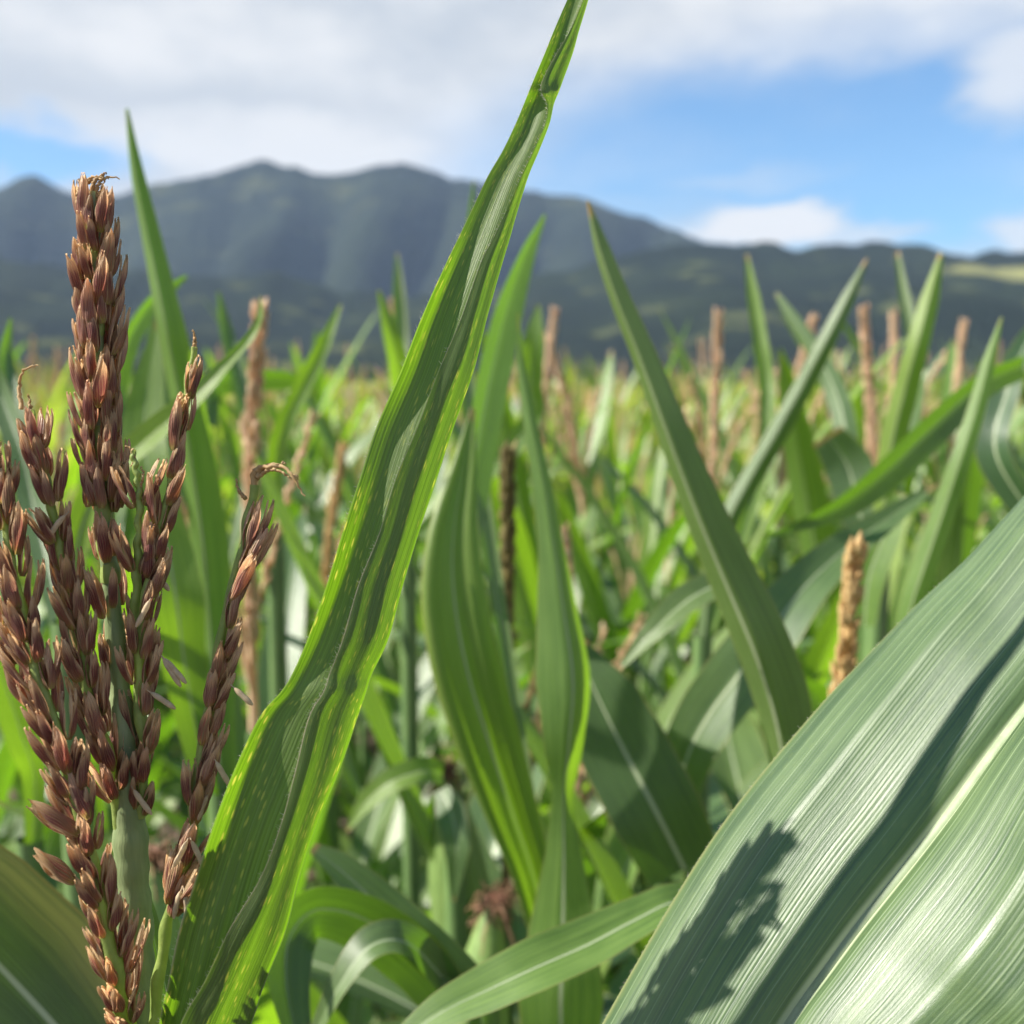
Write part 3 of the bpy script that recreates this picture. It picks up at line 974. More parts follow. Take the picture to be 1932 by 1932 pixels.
threads([([(366, 660, .215), (367, 640, .215), (365, 622, .215)], .0005)])
threads([([(40, 770, .213), (36, 735, .214), (44, 700, .214), (70, 688, .214)], .0005), ([(58, 780, .213), (54, 745, .213)], .0005)])


# ---- the long folded leaf: rows of (py, left edge, near edge, fold at the far right, depth)
ROWS = [(-120, 1118, 1128, 1134, .236), (-60, 1098, 1118, 1124, .235), (0, 1070, 1100, 1110, .233), (60, 1044, 1074, 1092, .231), (100, 1028, 1050, 1081, .230), (150, 1007, 1024, 1063, .229), (172, 998, 1021, 1055, .228), (197, 988, 1032, 1045, .228),
        (233, 973, 1029, 1037, .227), (285, 948, 1006, 1017, .226), (333, 920, 983, 997, .225), (400, 888, 954, 976, .224), (450, 864, 930, 962, .223), (500, 840, 905, 947, .222), (600, 795, 870, 919, .220), (700, 756, 827, 894, .218),
        (804, 711, 788, 857, .217), (904, 678, 746, 824, .216), (1004, 646, 716, 791, .215), (1104, 616, 676, 761, .214), (1204, 581, 647, 734, .213), (1270, 552, 622, 703, .2125), (1305, 530, 610, 692, .212),
        (1354, 489, 582, 675, .212), (1455, 441, 557, 640, .211), (1555, 403, 530, 598, .210), (1655, 370, 492, 565, .210), (1755, 338, 432, 540, .210), (1855, 317, 384, 500, .211), (1932, 300, 340, 474, .212), (2060, 285, 300, 420, .214), (2200, 275, 285, 360, .216)]
ROWS = np.array(ROWS, float)
nR = 240
RW = spline(ROWS, nR)
nF, nN = 23, 13
V, UVs = [], []
vv = np.linspace(1, 0, nR)
for i, (py, l, mgn, k, d) in enumerate(RW):
    mg = min(mgn, k)
    wd = (k - l) * d / FPX
    edge_w = 0.004 * (1 - 0.35 * math.sin(py / 90.0))
    row = []
    strip = min(0.30, 30.0 / max(k - l, 1)) * (1 + 0.25 * math.sin(py / 130.0 + 1))
    rise = wd * 0.15 * (1 + 0.5 * math.sin(py / 75.0))
    for a in np.linspace(0, 1, nF):
        q = max(0.0, (a - strip) / (1 - strip))
        dep = d - rise * max(0.0, 1 - a / strip) ** 1.3 - 0.10 * wd * q + 0.018 * wd * math.sin(q * 7.0 + py / 400.0) * math.sin(math.pi * q)
        row.append(at(l + (k - l) * a, py, dep))
    wn = (k - mg) * d / FPX
    for a in np.linspace(0, 1, nN)[1:]:
        dep = d - 0.10 * wd - wn * (0.34 * math.sin(math.pi * 0.5 * a) + 0.045 * math.sin(a * 8 + py / 210) * math.sin(math.pi * a)) - 0.0008 * a
        row.append(at(k + (mg - k) * a, py, dep))
    V += row
    UVs += [(0.5 * a, vv[i]) for a in np.linspace(0, 1, nF)] + [(0.5 + 0.5 * a, vv[i]) for a in np.linspace(0, 1, nN)[1:]]
mb = MB()
mb.add(np.array(V), grid_faces(nR, nF + nN - 1), np.array(UVs))
fold_leaf = obj('leaf', mb.mesh('leaf', M_CENTRE), hero)
fold_leaf['label'] = 'long folded upright leaf speckled with pale flecks'
VG = np.array(V).reshape(nR, -1, 3)


def hairs(parent, lines, n, ln, seed, out_ref):
    """short pale hairs along a leaf edge"""
    g = np.random.default_rng(seed)
    mb = MB()
    for L_, prev in lines:
        m = len(L_)
        for _ in range(n):
            q = g.uniform(0, m - 1.001)
            i = int(q)
            p = L_[i] * (1 - (q - i)) + L_[i + 1] * (q - i)
            o_ = unit(L_[i] - prev[i])
            t = unit(L_[i + 1] - L_[i])
            dr = unit(o_ + t * g.normal(-0.5, 0.4) + g.normal(0, 0.3, 3))
            h = ln * g.uniform(0.5, 1.3)
            w = 0.00002
            side = unit(np.cross(dr, CAM - p)) * w
            mb.add([p - side, p + side, p + dr * h + side * .3, p + dr * h - side * .3], [(0, 1, 2, 3)])
    return obj('hair_fringe', mb.mesh('hair_fringe', M_HAIR), parent)


hairs(fold_leaf, [(VG[:, 0], VG[:, 1]), (VG[:, -1], VG[:, -2])], 320, 0.0008, 3, None)
# a thin leaf showing behind the stem, plus lower leaves of the same plant
photo_leaf(hero, [(262, 1650, .236), (280, 1730, .236), (302, 1820, .236), (318, 1900, .235), (325, 2050, .232)], [14, 30, 34, 30, 30], M_LEAF, 0.2, 0.3)
for (h, az, L_, w, a0, a1, sd) in ((1.0, 0.6, 0.72, .085, .6, 2.1, 1), (0.85, 2.5, .75, .09, .6, 2.2, 2), (0.7, 5.6, .7, .09, .7, 2.3, 3)):
    mb = MB()
    arc_leaf(mb, h, az, L_, w, a0, a1, seed=sd, org=(hero_x, hero_y, 0))
    obj('leaf', mb.mesh('leaf', M_DEEP), hero)

# ------------------------------------------------------------------ plant with the broad glossy leaf
bx, by = 0.34, 0.42
broad = plant_root(loc=(bx, by, 0))
broad['worldparts'] = 1
tag(broad, 'maize plant whose broad glossy leaf arches close by with a white midrib', 'maize plant')
EDGE = [(1000, 2150, .212), (1060, 2050, .218), (1120, 1935, .226), (1200, 1790, .233), (1270, 1670, .238), (1340, 1560, .243), (1410, 1465, .248), (1480, 1380, .252), (1560, 1286, .257), (1640, 1200, .262), (1720, 1115, .267), (1800, 1040, .272),
        (1866, 968, .276), (1932, 895, .280), (2020, 790, .286), (2120, 690, .292)]
MID = [(1290, 2230, .190), (1360, 2120, .194), (1425, 2020, .198), (1500, 1905, .203), (1555, 1830, .206), (1610, 1755, .210), (1665, 1685, .213), (1725, 1610, .217), (1790, 1525, .221), (1850, 1440, .226), (1910, 1358, .231), (1970, 1280, .237),
       (2030, 1200, .243), (2090, 1110, .250), (2170, 1000, .262), (2260, 890, .276)]
EDGE = [(a, b, 0.266 + (c - 0.250) * 0.85) for a, b, c in EDGE]
MID = [(a, b, 0.230 + (c - 0.213) * 0.36) for a, b, c in MID]
nB = 110
Eg, Mg = spline(PX(EDGE), nB), spline(PX(MID), nB)
nH = 34
V, UVs = [], []
for i in range(nB):
    e, mdl = Eg[i], Mg[i]
    t = i / (nB - 1)
    dv = mdl - e
    Tn = unit(Mg[min(i + 1, nB - 1)] - Mg[max(i - 1, 0)])
    nrm_ = unit(np.cross(dv, Tn))
    if nrm_ @ (CAM - mdl) < 0:
        nrm_ = -nrm_
    hw = np.linalg.norm(dv)

    def relief(s):                                  # pleats that run along the blade, s 0 at the edge, 1 at the midrib
        z = 0.10 * math.sin(math.pi * s)            # gentle arch of the half blade
        z -= 0.10 * (1 - s) ** 7                    # turned-down margin
        z += 0.007 * math.sin(s * 15 + 1.0 + 0.5 * t)
        z += 0.016 * math.exp(-((s - 0.42 - 0.05 * t) / 0.05) ** 2)
        z -= 0.05 * math.exp(-((s - 1.0) / 0.035) ** 2)
        return z * hw
    for a in np.linspace(0, 1, nH):
        V.append(e + dv * a + nrm_ * relief(a) * 1.0)
        UVs.append((0.5 * a, 1 - (0.15 + 0.7 * (1 - t))))
    for a in np.linspace(0, 1, nH)[1:]:
        # far half of the blade: mirrored in its own plane, tilted a little more to the light
        V.append(mdl + dv * a * 0.98 + nrm_ * (relief(1 - a) + 0.10 * a * hw))
        UVs.append((0.5 + 0.5 * a, 1 - (0.15 + 0.7 * (1 - t))))
# carry the blade on to a tip below and to the stalk beyond
mb = MB()
mb.add(np.array(V), grid_faces(nB, 2 * nH - 1), np.array(UVs))
VB = np.array(V).reshape(nB, -1, 3)
tip_c = VB[0].mean(0) + (VB[0].mean(0) - VB[8].mean(0)) * 2.6 + np.array([0, 0, -0.05])
base_c = np.array([bx - 0.012, by, 1.99])
nT = 24
TV, TU = [], []
for j in range(nT):
    u = j / (nT - 1)
    sh = (1 - u) ** 0.8
    c = VB[0].mean(0) * (1 - u) + tip_c * u
    TV.append(c + (VB[0] - VB[0].mean(0)) * max(sh, 0.01))
    TU.append(np.stack([np.linspace(0, 1, 2 * nH - 1), np.full(2 * nH - 1, 0.85 + 0.15 * u)], -1))
mb.add(np.concatenate(TV), grid_faces(nT, 2 * nH - 1), np.concatenate(TU))
TV, TU = [], []
c1 = VB[-1].mean(0)
t1 = (c1 - VB[-12].mean(0))
for j in range(nT):
    u = j / (nT - 1)
    c = (1 - u) ** 2 * c1 + 2 * u * (1 - u) * (c1 + t1 * 1.2) + u * u * base_c
    TV.append(c + (VB[-1] - c1) * (1 - u * 0.82))
    TU.append(np.stack([np.linspace(0, 1, 2 * nH - 1), np.full(2 * nH - 1, 0.15 * (1 - u))], -1))
mb.add(np.concatenate(TV), grid_faces(nT, 2 * nH - 1), np.concatenate(TU))
bl = obj('leaf', mb.mesh('leaf', M_BROAD), broad)
bl['label'] = 'broad glossy arching leaf with a white midrib'
hairs(bl, [(VB[:, 0], VB[:, 1])], 420, 0.0010, 9, None)
# thick pale midrib standing proud of the groove
mb = MB()
cr = VB[:, nH - 1]
up = unit(np.cross(VB[:, nH] - VB[:, nH - 2], np.gradient(cr, axis=0)))
up = up * np.sign(((CAM - cr) * up).sum(1))[:, None]
tube(mb, cr - up * 0.0004, np.linspace(0.0014, 0.0027, nB), 10)
M_MIDRIB = plain('midrib', (0.30, 0.36, 0.22), 0.55, (0.23, 0.29, 0.16), 200, 0.2, (0.7, 0.8, 0.5), 0.2)
obj('midrib', mb.mesh('midrib', M_MIDRIB), bl)
obj('stalk', stalk_mesh(2.02), broad).location = (0, 0, 0)
for (h, az, L_, w, a0, a1, sd) in ((1.15, 2.2, 0.7, .085, .6, 2.1, 11), (1.0, 4.4, .75, .09, .6, 2.2, 12), (0.8, 1.6, .7, .09, .7, 2.3, 13), (1.6, 0.4, .6, .07, .4, 1.4, 14)):
    mb = MB()
    arc_leaf(mb, h, az, L_, w, a0, a1, seed=sd)
    obj('leaf', mb.mesh('leaf', M_DEEP), broad).location = (0, 0, 0)


# ------------------------------------------------------------------ named plants out of focus, each with the leaves the photograph shows
def add_ear(parent, tip, lean, ln=0.17, seed=0):
    """an ear in its husk with a tuft of brown silk; the ear is a part, husk leaves and silk its sub-parts"""
    g = np.random.default_rng(seed)
    ax = unit(np.array([math.sin(lean[0]), math.sin(lean[1]), 1.0]))
    b = tip - ax * ln
    off = np.array(parent.location)
    s = np.linspace(0, 1, 16)
    R = 0.024 * np.sin(np.pi * np.clip(s * 0.93 + 0.06, 0, 1)) ** 0.6 * (1 - 0.35 * s)
    mb = MB()
    tube(mb, b + s[:, None] * ax * ln - off, R, 14)
    ear = obj('ear', mb.mesh('ear', M_HUSK), parent)
    ear.location = (0, 0, 0)
    mb = MB()
    for _ in range(120):
        a, w_ = g.uniform(0, 6.28), g.uniform(0.2, 1.0)
        o_ = np.array([math.cos(a), math.sin(a), 0]) * w_
        L_ = g.uniform(0.012, 0.032)
        q = np.linspace(0, 1, 6)[:, None]
        P = tip - ax * 0.004 + q * (ax * L_ * 0.8 + o_ * 0.008) + q ** 2 * (o_ * 0.010 - np.array([0, 0, 1]) * L_ * g.uniform(0.3, 1.6)) + np.sin(q * g.uniform(3, 8)) * g.normal(0, 0.003, 3) - off
        tube(mb, P, 0.0003, 4)
    sk = obj('silk', mb.mesh('silk', M_SILK), ear)
    sk.location = (0, 0, 0)


M_DRY = plain('dry_leaf', (0.46, 0.34, 0.18), 0.7, (0.33, 0.22, 0.11), 60, 0.3, (0.7, 0.5, 0.22), 0.2, (5, 5, 1))


def feature(label, sx, sy, sd, leaves, low=3, seed=0, top=None, group=None):
    """a plant whose stalk passes the point (sx, sy) of the view at depth sd"""
    g = np.random.default_rng(seed + 700)
    c = at(sx, sy, sd)
    r = plant_root(loc=(c[0], c[1], 0))
    r['worldparts'] = 1
    tag(r, label, 'maize plant', group)
    h = c[2] + (top or 0.02)
    s = obj('stalk', stalk_mesh(h, 0.012, 0.007), r)
    s.location = (0, 0, 0)
    for (pts, w, mat, roll, fold, *kw) in leaves:
        kw = dict(kw[0]) if kw else {}
        last = at(*pts[-1])
        base = np.array([c[0], c[1], min(last[2] - 0.05, h - 0.01)]) if not kw.pop('nobase', False) else None
        photo_leaf(r, pts, w, mat, roll, fold, base=base, seed=int(g.integers(1e6)), **kw)
    az = g.uniform(0, 6.28)
    for k in range(low):
        mb = MB()
        arc_leaf(mb, min(h, 1.8) - 0.52 - 0.2 * k, az, g.uniform(.6, .75), g.uniform(.075, .09), .55, 2.2, seed=int(g.integers(1e6)), bend=g.uniform(-.5, .5))
        o = obj('leaf', mb.mesh('leaf', M_DRY if k == 2 and seed % 2 else (M_DEEP if k else M_LEAF)), r)
        o.location = (0, 0, 0)
        az += 2.9
    if seed in EARS:
        ex, ey, ed, ln_ = EARS[seed]
        add_ear(r, at(ex, ey, ed), (g.uniform(-.2, .2), g.uniform(-.2, .2)), ln_, seed)
    return r


EARS = {5: (930, 1700, .60, .16), 4: (285, 1620, .50, .15), 8: (1300, 1560, .62, .16), 15: (842, 1452, .68, .15)}
L, Br, Dp, Ag = M_LEAF, M_BRIGHT, M_DEEP, M_AGED
rip = {'ripple': 0.06}
feature('maize plant with a slender spear-straight leaf rising beside the maroon tassel', 420, 1560, .55, [
    ([(238, 205, .50), (255, 330, .50), (284, 470, .50), (312, 610, .50), (338, 740, .51), (362, 880, .52), (384, 1040, .53), (400, 1250, .54)], [6, 26, 38, 50, 60, 66, 70, 60], Br, -0.4, -0.72),
    ([(298, 600, .56), (284, 700, .55), (272, 800, .54), (282, 900, .53), (312, 1020, .53), (332, 1130, .53), (348, 1250, .54), (375, 1400, .55)], [6, 50, 78, 80, 90, 105, 80, 60], Br, -0.1, 0.15),
    ([(352, 520, .60), (318, 545, .60), (280, 580, .59), (238, 655, .58), (215, 760, .58), (250, 900, .57), (330, 1100, .56)], [5, 20, 28, 34, 40, 44, 50], L, 0.5, 0.4)], 3, 1)
feature('maize plant with a thin bright leaf curling to a brown tip', 130, 1250, .50, [
    ([(492, 558, .47), (491, 595, .47), (474, 635, .47), (432, 682, .465), (392, 726, .46), (335, 780, .46), (275, 832, .47), (205, 900, .48), (150, 1010, .49)], [3, 12, 16, 20, 30, 42, 48, 50, 50], Br, -0.5, 0.35, rip),
    ([(20, 600, .6), (10, 680, .6), (30, 800, .58), (60, 930, .56), (90, 1060, .54)], [4, 26, 36, 44, 50], L, 0.3, 0.4),
    ([(-30, 640, .55), (0, 740, .55), (40, 850, .54), (70, 980, .53)], [10, 40, 46, 50], L, -0.3, 0.4)], 3, 2)
feature('maize plant with a drooping blade yellowing along one edge beside the tassel stem', 330, 2150, .36, [
    ([(-330, 1470, .31), (-210, 1600, .32), (-95, 1725, .33), (20, 1845, .34), (120, 1955, .345), (220, 2080, .35)], [90, 220, 300, 320, 280, 180], Ag, -0.1, 0.15)], 2, 3)
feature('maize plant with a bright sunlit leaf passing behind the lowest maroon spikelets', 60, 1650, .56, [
    ([(-60, 1080, .52), (-25, 1190, .52), (12, 1300, .53), (45, 1400, .54), (66, 1480, .55)], [14, 50, 62, 56, 40], Br, -0.2, 0.15),
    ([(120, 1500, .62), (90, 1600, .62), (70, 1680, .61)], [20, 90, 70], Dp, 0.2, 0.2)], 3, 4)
feature('maize plant with two pale leaves fanning out behind the folded leaf', 1040, 1850, .52, [
    ([(1028, 405, .58), (992, 480, .57), (957, 580, .56), (930, 690, .55), (908, 800, .54), (884, 930, .53), (868, 1060, .52), (880, 1250, .52)], [5, 30, 50, 60, 62, 64, 62, 54], L, 0.8, 0.25),
    ([(892, 770, .50), (876, 880, .49), (856, 1000, .48), (856, 1120, .475), (880, 1260, .475), (922, 1400, .48), (970, 1545, .49), (1008, 1660, .50)], [8, 48, 92, 124, 132, 122, 96, 76], Br, 0.05, 0.22, {'wave': 0.9}),
    ([(894, 340, .62), (886, 430, .62), (878, 540, .61), (872, 680, .60)], [4, 16, 26, 34], L, 0.3, 0.4)], 3, 5)
feature('maize plant with a twisted leaf, half pale and half glowing green', 1062, 2150, .46, [
    ([(977, 590, .46), (985, 690, .46), (1003, 800, .455), (1026, 910, .45), (1046, 1030, .445), (1064, 1150, .44), (1082, 1280, .435), (1074, 1400, .435), (1064, 1500, .44), (1064, 1620, .44), (1062, 1760, .44), (1058, 1900, .44)],
     [4, 16, 26, 36, 48, 76, 108, 78, 38, 70, 130, 165], Br, [0.3, 0.3, 0.35, 0.4, 0.45, 0.5, 0.5, 0.5, 0.3, 0.1, 0.0, 0.0], [-0.4, -0.4, -0.45, -0.5, -0.5, -0.55, -0.6, -0.5, -0.35, -0.3, -0.2, -0.2])], 3, 6)
feature('maize plant with a stout sword-shaped leaf leaning across the distant slope', 1500, 1720, .46, [
    ([(1108, 378, .43), (1130, 470, .43), (1164, 570, .43), (1204, 670, .43), (1244, 780, .43), (1284, 890, .432), (1326, 1000, .435), (1372, 1110, .438), (1418, 1220, .44), (1452, 1320, .445), (1474, 1420, .45), (1490, 1560, .455)],
     [5, 30, 40, 48, 58, 68, 80, 92, 104, 108, 96, 70], L, -0.42, -0.75)], 3, 7)
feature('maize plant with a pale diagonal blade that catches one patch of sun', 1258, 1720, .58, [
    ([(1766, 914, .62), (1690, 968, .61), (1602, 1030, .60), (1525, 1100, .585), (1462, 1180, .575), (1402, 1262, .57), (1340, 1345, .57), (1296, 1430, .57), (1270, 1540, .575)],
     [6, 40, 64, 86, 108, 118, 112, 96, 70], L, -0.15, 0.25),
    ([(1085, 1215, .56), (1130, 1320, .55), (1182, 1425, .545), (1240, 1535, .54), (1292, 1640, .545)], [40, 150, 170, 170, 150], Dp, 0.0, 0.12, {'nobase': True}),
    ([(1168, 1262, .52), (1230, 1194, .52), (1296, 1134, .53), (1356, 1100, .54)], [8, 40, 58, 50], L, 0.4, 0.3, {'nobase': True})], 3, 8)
feature('maize plant with a glossy dark-sided leaf crossing towards the sword-shaped one', 1325, 1250, .76, [
    ([(1636, 488, .72), (1600, 560, .72), (1560, 640, .72), (1514, 730, .73), (1464, 820, .74), (1412, 910, .75), (1372, 985, .755), (1340, 1090, .76)], [5, 26, 34, 38, 40, 40, 38, 34], L, -0.1, -0.6),
    ([(1464, 553, .85), (1500, 608, .84), (1540, 668, .83), (1572, 730, .82), (1592, 800, .81), (1600, 900, .80)], [8, 24, 32, 40, 44, 40], L, -0.2, -0.3, {'nobase': True}),
    ([(1408, 480, .92), (1420, 560, .91), (1434, 650, .9), (1446, 740, .89), (1440, 860, .86), (1400, 1000, .82)], [6, 24, 28, 30, 30, 26], Br, 0.3, 0.4)], 3, 9)
feature('maize plant with a wide vivid leaf lying nearly level among upright ones', 1990, 900, .62, [
    ([(1436, 1014, .60), (1520, 986, .60), (1600, 948, .60), (1680, 886, .60), (1760, 808, .605), (1850, 728, .61), (1930, 690, .615)], [5, 22, 46, 60, 58, 48, 40], L, -0.6, 0.25, {'nobase': True}),
    ([(1700, 930, .64), (1672, 1000, .64), (1640, 1090, .64), (1630, 1180, .64)], [20, 60, 62, 40], Br, -0.1, 0.2, {'nobase': True}),
    ([(1990, 560, .66), (1935, 650, .65), (1900, 740, .64), (1880, 860, .63)], [6, 36, 52, 60], Dp, -0.4, 0.4)], 3, 10)
feature('maize plant with a narrow yellow-green leaf ending behind the broad glossy blade', 1690, 1350, .58, [
    ([(1890, 598, .56), (1866, 680, .56), (1842, 770, .56), (1814, 860, .56), (1784, 950, .565), (1750, 1050, .57), (1720, 1140, .575), (1700, 1240, .58)], [4, 24, 32, 38, 44, 46, 46, 40], Br, -0.1, -0.5)], 3, 11)
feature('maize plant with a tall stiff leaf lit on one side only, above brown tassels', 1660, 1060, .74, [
    ([(1776, 476, .70), (1754, 560, .70), (1730, 650, .70), (1706, 740, .71), (1684, 830, .72), (1670, 930, .73)], [8, 34, 42, 46, 48, 44], Br, -0.1, -0.6),
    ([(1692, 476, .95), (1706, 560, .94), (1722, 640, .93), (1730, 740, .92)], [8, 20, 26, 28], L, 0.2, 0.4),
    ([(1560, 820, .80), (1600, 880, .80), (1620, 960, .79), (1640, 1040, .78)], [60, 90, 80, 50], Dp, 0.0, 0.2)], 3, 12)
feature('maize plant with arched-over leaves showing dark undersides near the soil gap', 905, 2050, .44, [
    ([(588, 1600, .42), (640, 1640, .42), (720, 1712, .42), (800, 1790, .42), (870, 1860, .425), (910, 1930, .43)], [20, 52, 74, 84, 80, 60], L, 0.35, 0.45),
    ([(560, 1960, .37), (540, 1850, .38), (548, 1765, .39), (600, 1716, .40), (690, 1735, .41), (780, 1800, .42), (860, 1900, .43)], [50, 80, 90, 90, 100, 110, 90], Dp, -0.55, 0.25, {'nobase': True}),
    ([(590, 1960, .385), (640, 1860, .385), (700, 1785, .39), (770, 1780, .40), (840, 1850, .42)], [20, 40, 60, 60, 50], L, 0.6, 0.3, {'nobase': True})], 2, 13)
feature('maize plant with a low bright leaf edged in rust, beneath the broad glossy blade', 1400, 1950, .40, [
    ([(740, 1975, .325), (830, 1912, .33), (920, 1868, .335), (1010, 1826, .34), (1110, 1782, .35), (1200, 1735, .36), (1280, 1700, .37), (1350, 1720, .385)], [30, 64, 86, 96, 90, 74, 60, 60], Br, 0.45, 0.25)], 2, 14)
feature('maize plant with a small curled leaf rimmed in red', 860, 1560, .66, [
    ([(655, 1568, .62), (690, 1515, .62), (740, 1475, .62), (800, 1455, .63), (835, 1462, .64)], [5, 34, 46, 50, 40], Br, 0.4, 0.3, {'nobase': True}),
    ([(855, 1700, .62), (862, 1600, .62), (850, 1530, .63), (832, 1490, .64)], [8, 50, 56, 30], L, 0.1, 0.2, {'nobase': True})], 4, 15)
feature('maize plant with a short green leaf slanting up in front of the dark foothill', 520, 1050, .85, [
    ([(643, 575, .8), (612, 650, .8), (572, 730, .81), (536, 810, .82), (522, 880, .83)], [5, 26, 34, 36, 34], Br, -0.3, 0.4),
    ([(600, 735, .95), (540, 716, .94), (470, 716, .93), (400, 728, .92), (385, 800, .90)], [8, 36, 44, 46, 40], L, 0.5, 0.3, {'nobase': True}),
    ([(412, 550, .88), (425, 620, .88), (445, 700, .87), (470, 800, .86)], [5, 24, 30, 32], L, 0.3, 0.4)], 3, 16)
feature('maize plant whose two tips cross the folded leaf at its middle', 770, 1050, .88, [
    ([(714, 548, .78), (734, 620, .78), (752, 700, .79), (764, 800, .81)], [5, 30, 40, 44], Br, 0.3, 0.4),
    ([(749, 478, .95), (752, 550, .94), (756, 640, .93), (764, 760, .91)], [5, 22, 28, 30], L, 0.2, 0.4),
    ([(1016, 576, .85), (1008, 640, .85), (1000, 720, .86), (985, 820, .87)], [6, 40, 50, 40], Br, -0.1, 0.2)], 3, 17)

# ------------------------------------------------------------------ tasselled plants placed where their spikes show
protos = [make_plant(100 + i) for i in range(4)]
p_green = make_plant(120, True, M_TASSEL_G)
p_ochre = make_plant(121, True, M_TASSEL_Y)
TAS = [(456, 598, .74, 0, 'maize plant with a tall orange tassel beside the brown-tipped thin leaf'),
       (1351, 597, 1.25, 1, 'maize plant with a lone rust-coloured tassel rising above the sword-shaped leaf'),
       (1660, 592, 1.15, 2, 'maize plant with an amber tassel close against the tall stiff leaf'),
       (1697, 594, 1.55, 3, 'maize plant with a pinkish tassel peeping past the tall stiff leaf'),
       (1482, 604, 1.5, 0, 'maize plant with a faint brown tassel under the crossing leaf tips'),
       (1806, 614, 1.5, 1, 'maize plant with a short orange tassel beside the narrow yellow-green leaf'),
       (955, 852, .66, 4, 'maize plant with a dark olive tassel standing in shade between pale leaves'),
       (1577, 1032, .52, 5, 'maize plant with an ochre tassel low beside the broad glossy blade'),
       (1094, 1015, .85, 3, 'maize plant with a small rusty tassel tip behind the twisted leaf'),
       (1022, 590, 1.5, 2, 'maize plant with a salmon tassel just past the folded leaf'),
       (770, 576, 1.6, 3, 'maize plant with a brown tassel between the two crossing tips'),
       (600, 850, 1.1, 5, 'maize plant with a faded tan tassel sunk among green leaves')]
used = set()
ALLP = protos + [p_green, p_ochre]
taken = []
for (px, py, d, k, lab) in TAS:
    src = ALLP[k]
    if k in used:
        r = copy_tree(src)
    else:
        r = src
        used.add(k)
    c = at(px, py, d)
    s = c[2] / 2.06
    r.location = (c[0], c[1], 0)
    r.scale = (s, s, s)
    r.rotation_euler = (0, 0, rng.uniform(0, 6.28))
    tag(r, lab, 'maize plant', 'tasselled maize plants out of focus')
    taken.append((c[0], c[1]))
unused = [p for i, p in enumerate(ALLP) if i not in used]

# ------------------------------------------------------------------ the rest of the near rows, then single-mesh plants, then the far field
rows = []
for ri in range(-60, 61):
    x0 = ri * 0.52 + 0.2
    for y in np.arange(1.05, 60, 0.19):
        x = x0 + 0.05 * y + rng.normal(0, 0.05)
        yy = y + rng.normal(0, 0.06)
        if abs(x) > 0.54 * yy + 0.25:
            continue
        rows.append((x, yy))
rows.sort(key=lambda q: q[1])
rows = [q for q in rows if all((q[0] - a) ** 2 + (q[1] - b) ** 2 > 0.015 for a, b in taken)]
LAB_NEAR = 'maize plant of the blurred nearer rows, green leaves arching out under its own tassel'
LAB_FAR = 'small blurred maize plant in the rows towards the foothill'
simple = [make_plant(300 + i, True, [M_TASSEL, M_TASSEL_Y, M_TASSEL][i % 3], False) for i in range(6)]
simple_used = set()
i_near, n_near, n_far = 0, 70, 205
bare = [copy_tree(p) for p in (ALLP[0], ALLP[1], ALLP[2])]
for b in bare:                                                   # young plants that have not tasselled
    for ch in list(b.children):
        if ch.name.startswith('tassel'):
            for s_ in list(ch.children):
                bpy.data.objects.remove(s_)
            bpy.data.objects.remove(ch)
LAB_BARE = 'maize plant of the blurred nearer rows that has not yet put up a tassel'
bare_used = set()
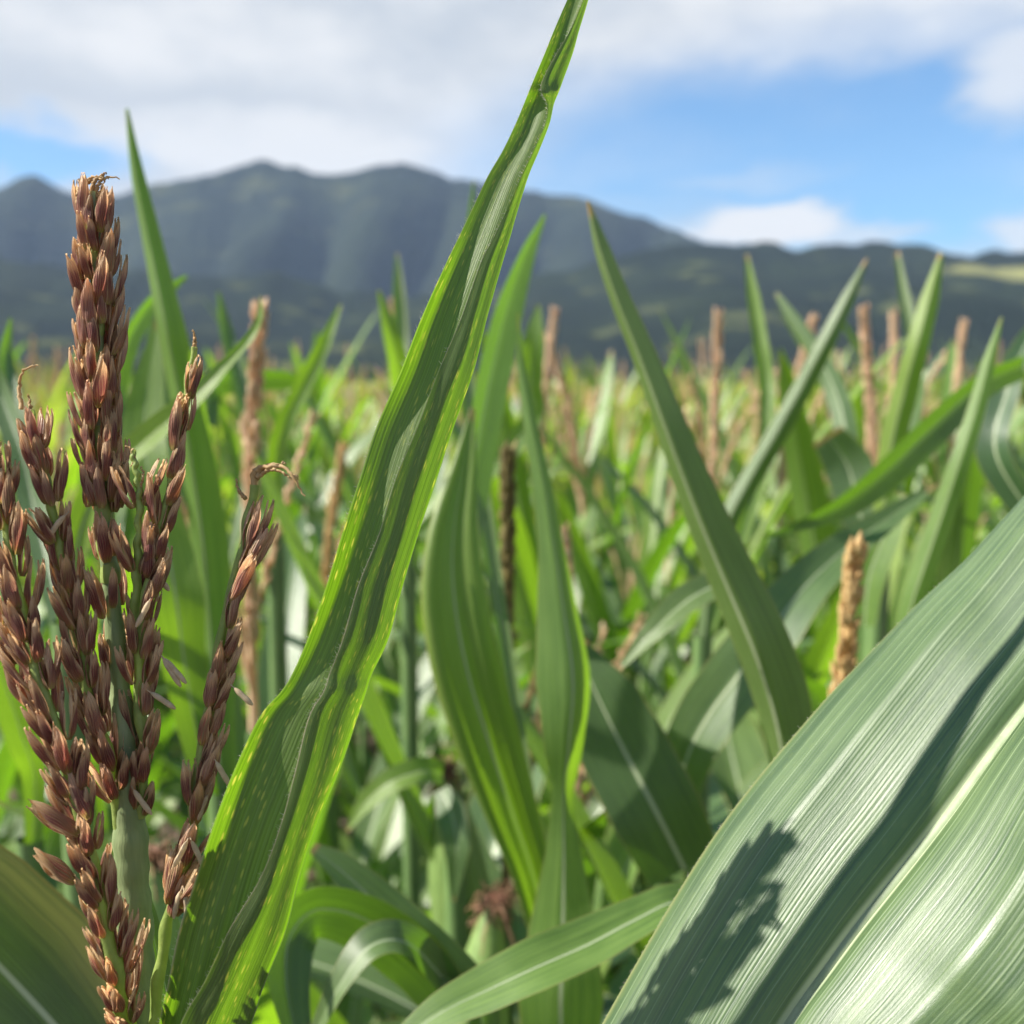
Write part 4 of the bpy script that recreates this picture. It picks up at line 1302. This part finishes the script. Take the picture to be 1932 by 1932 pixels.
for n_, (x, y) in enumerate(rows[:n_near + n_far]):
    topmax = 1.97 + 0.036 * y
    if n_ < n_near:
        if rng.uniform() < 0.68:
            k = int(rng.integers(3))
            if k in bare_used:
                r = copy_tree(bare[k])
            else:
                r = bare[k]
                bare_used.add(k)
            tag(r, LAB_BARE, 'maize plant', 'untasselled maize plants of the nearer rows')
            s = min(rng.uniform(0.80, 0.92) if rng.uniform() < 0.72 else rng.uniform(0.98, 1.1), topmax / 1.93)
        else:
            r = copy_tree(ALLP[int(rng.integers(4))])
            tag(r, LAB_NEAR, 'maize plant', 'tasselled maize plants of the nearer rows')
            s = min(rng.uniform(0.80, 0.92) if rng.uniform() < 0.75 else 1.0, topmax / 2.06)
        r.scale = (s, s, s)
    else:
        k = int(rng.integers(6))
        if k in simple_used:
            r = simple[k].copy()
            COL.objects.link(r)
        else:
            r = simple[k]
            simple_used.add(k)
        tag(r, LAB_FAR, 'maize plant', 'small maize plants of the further rows')
        s = min(rng.uniform(0.80, 0.92) if rng.uniform() < 0.62 else rng.uniform(0.97, 1.07), topmax / 2.06)
        r.scale = (s, s, s)
    r.location = (x, y, 0)
    r.rotation_euler = (rng.normal(0, 0.04), rng.normal(0, 0.04), rng.uniform(0, 6.28))
    if 'label' in r and n_ < n_near:
        pass
for k in range(3):
    if k not in bare_used:
        bpy.data.objects.remove(bare[k])

# far field as one mass
far = MB()
y_last = rows[n_near + n_far - 1][1]
tmpl = []
for i in range(5):
    g = np.random.default_rng(900 + i)
    t_ = MB()
    for k in range(8):
        u = k / 7
        arc_leaf(t_, 0.9 + 0.75 * u, g.uniform(0, 6.28), 0.62 - 0.12 * u, 0.062, 0.5 - 0.2 * u, 2.1 - 1.4 * u, nL=8, nW=3, seed=int(g.integers(1e6)))
    P = np.array([(0, 0, 1.6), (0, 0, 1.8), (0, 0, 2.05)])
    tube(t_, P, [.004, .011, .003], 5, 1)
    tmpl.append((np.concatenate(t_.v), np.concatenate(t_.f), np.concatenate(t_.uv), np.concatenate(t_.mi)))
cnt = 0
y = y_last
gf = np.random.default_rng(77)
while y < 260:
    step = 0.42 * max(1.0, y / 22)
    xs = np.arange(-0.56 * y - 2, 0.56 * y + 2, 0.30 * max(1.0, y / 20))
    for x in xs:
        v, f, uv, mi = tmpl[int(gf.integers(5))]
        a, s = gf.uniform(0, 6.28), (gf.uniform(0.82, 0.95) if gf.uniform() < 0.85 else gf.uniform(0.95, 1.03))
        wds = max(1.0, y / 26)
        R_ = np.array([[math.cos(a), -math.sin(a), 0], [math.sin(a), math.cos(a), 0], [0, 0, 1]])
        vv_ = (v * np.array([s * wds, s * wds, s])) @ R_.T + np.array([x + gf.normal(0, .1), y + gf.normal(0, .1), 0])
        far.v.append(vv_)
        far.f.append(f + far.n)
        far.uv.append(uv)
        far.mi.append(mi)
        far.n += len(v)
        cnt += 1
    y += step
tag(obj('maize_field', far.mesh('maize_field', [M_FAR, M_TASSEL_Y])), kind='stuff')
print('far plants', cnt, 'spikelets', len(spots))
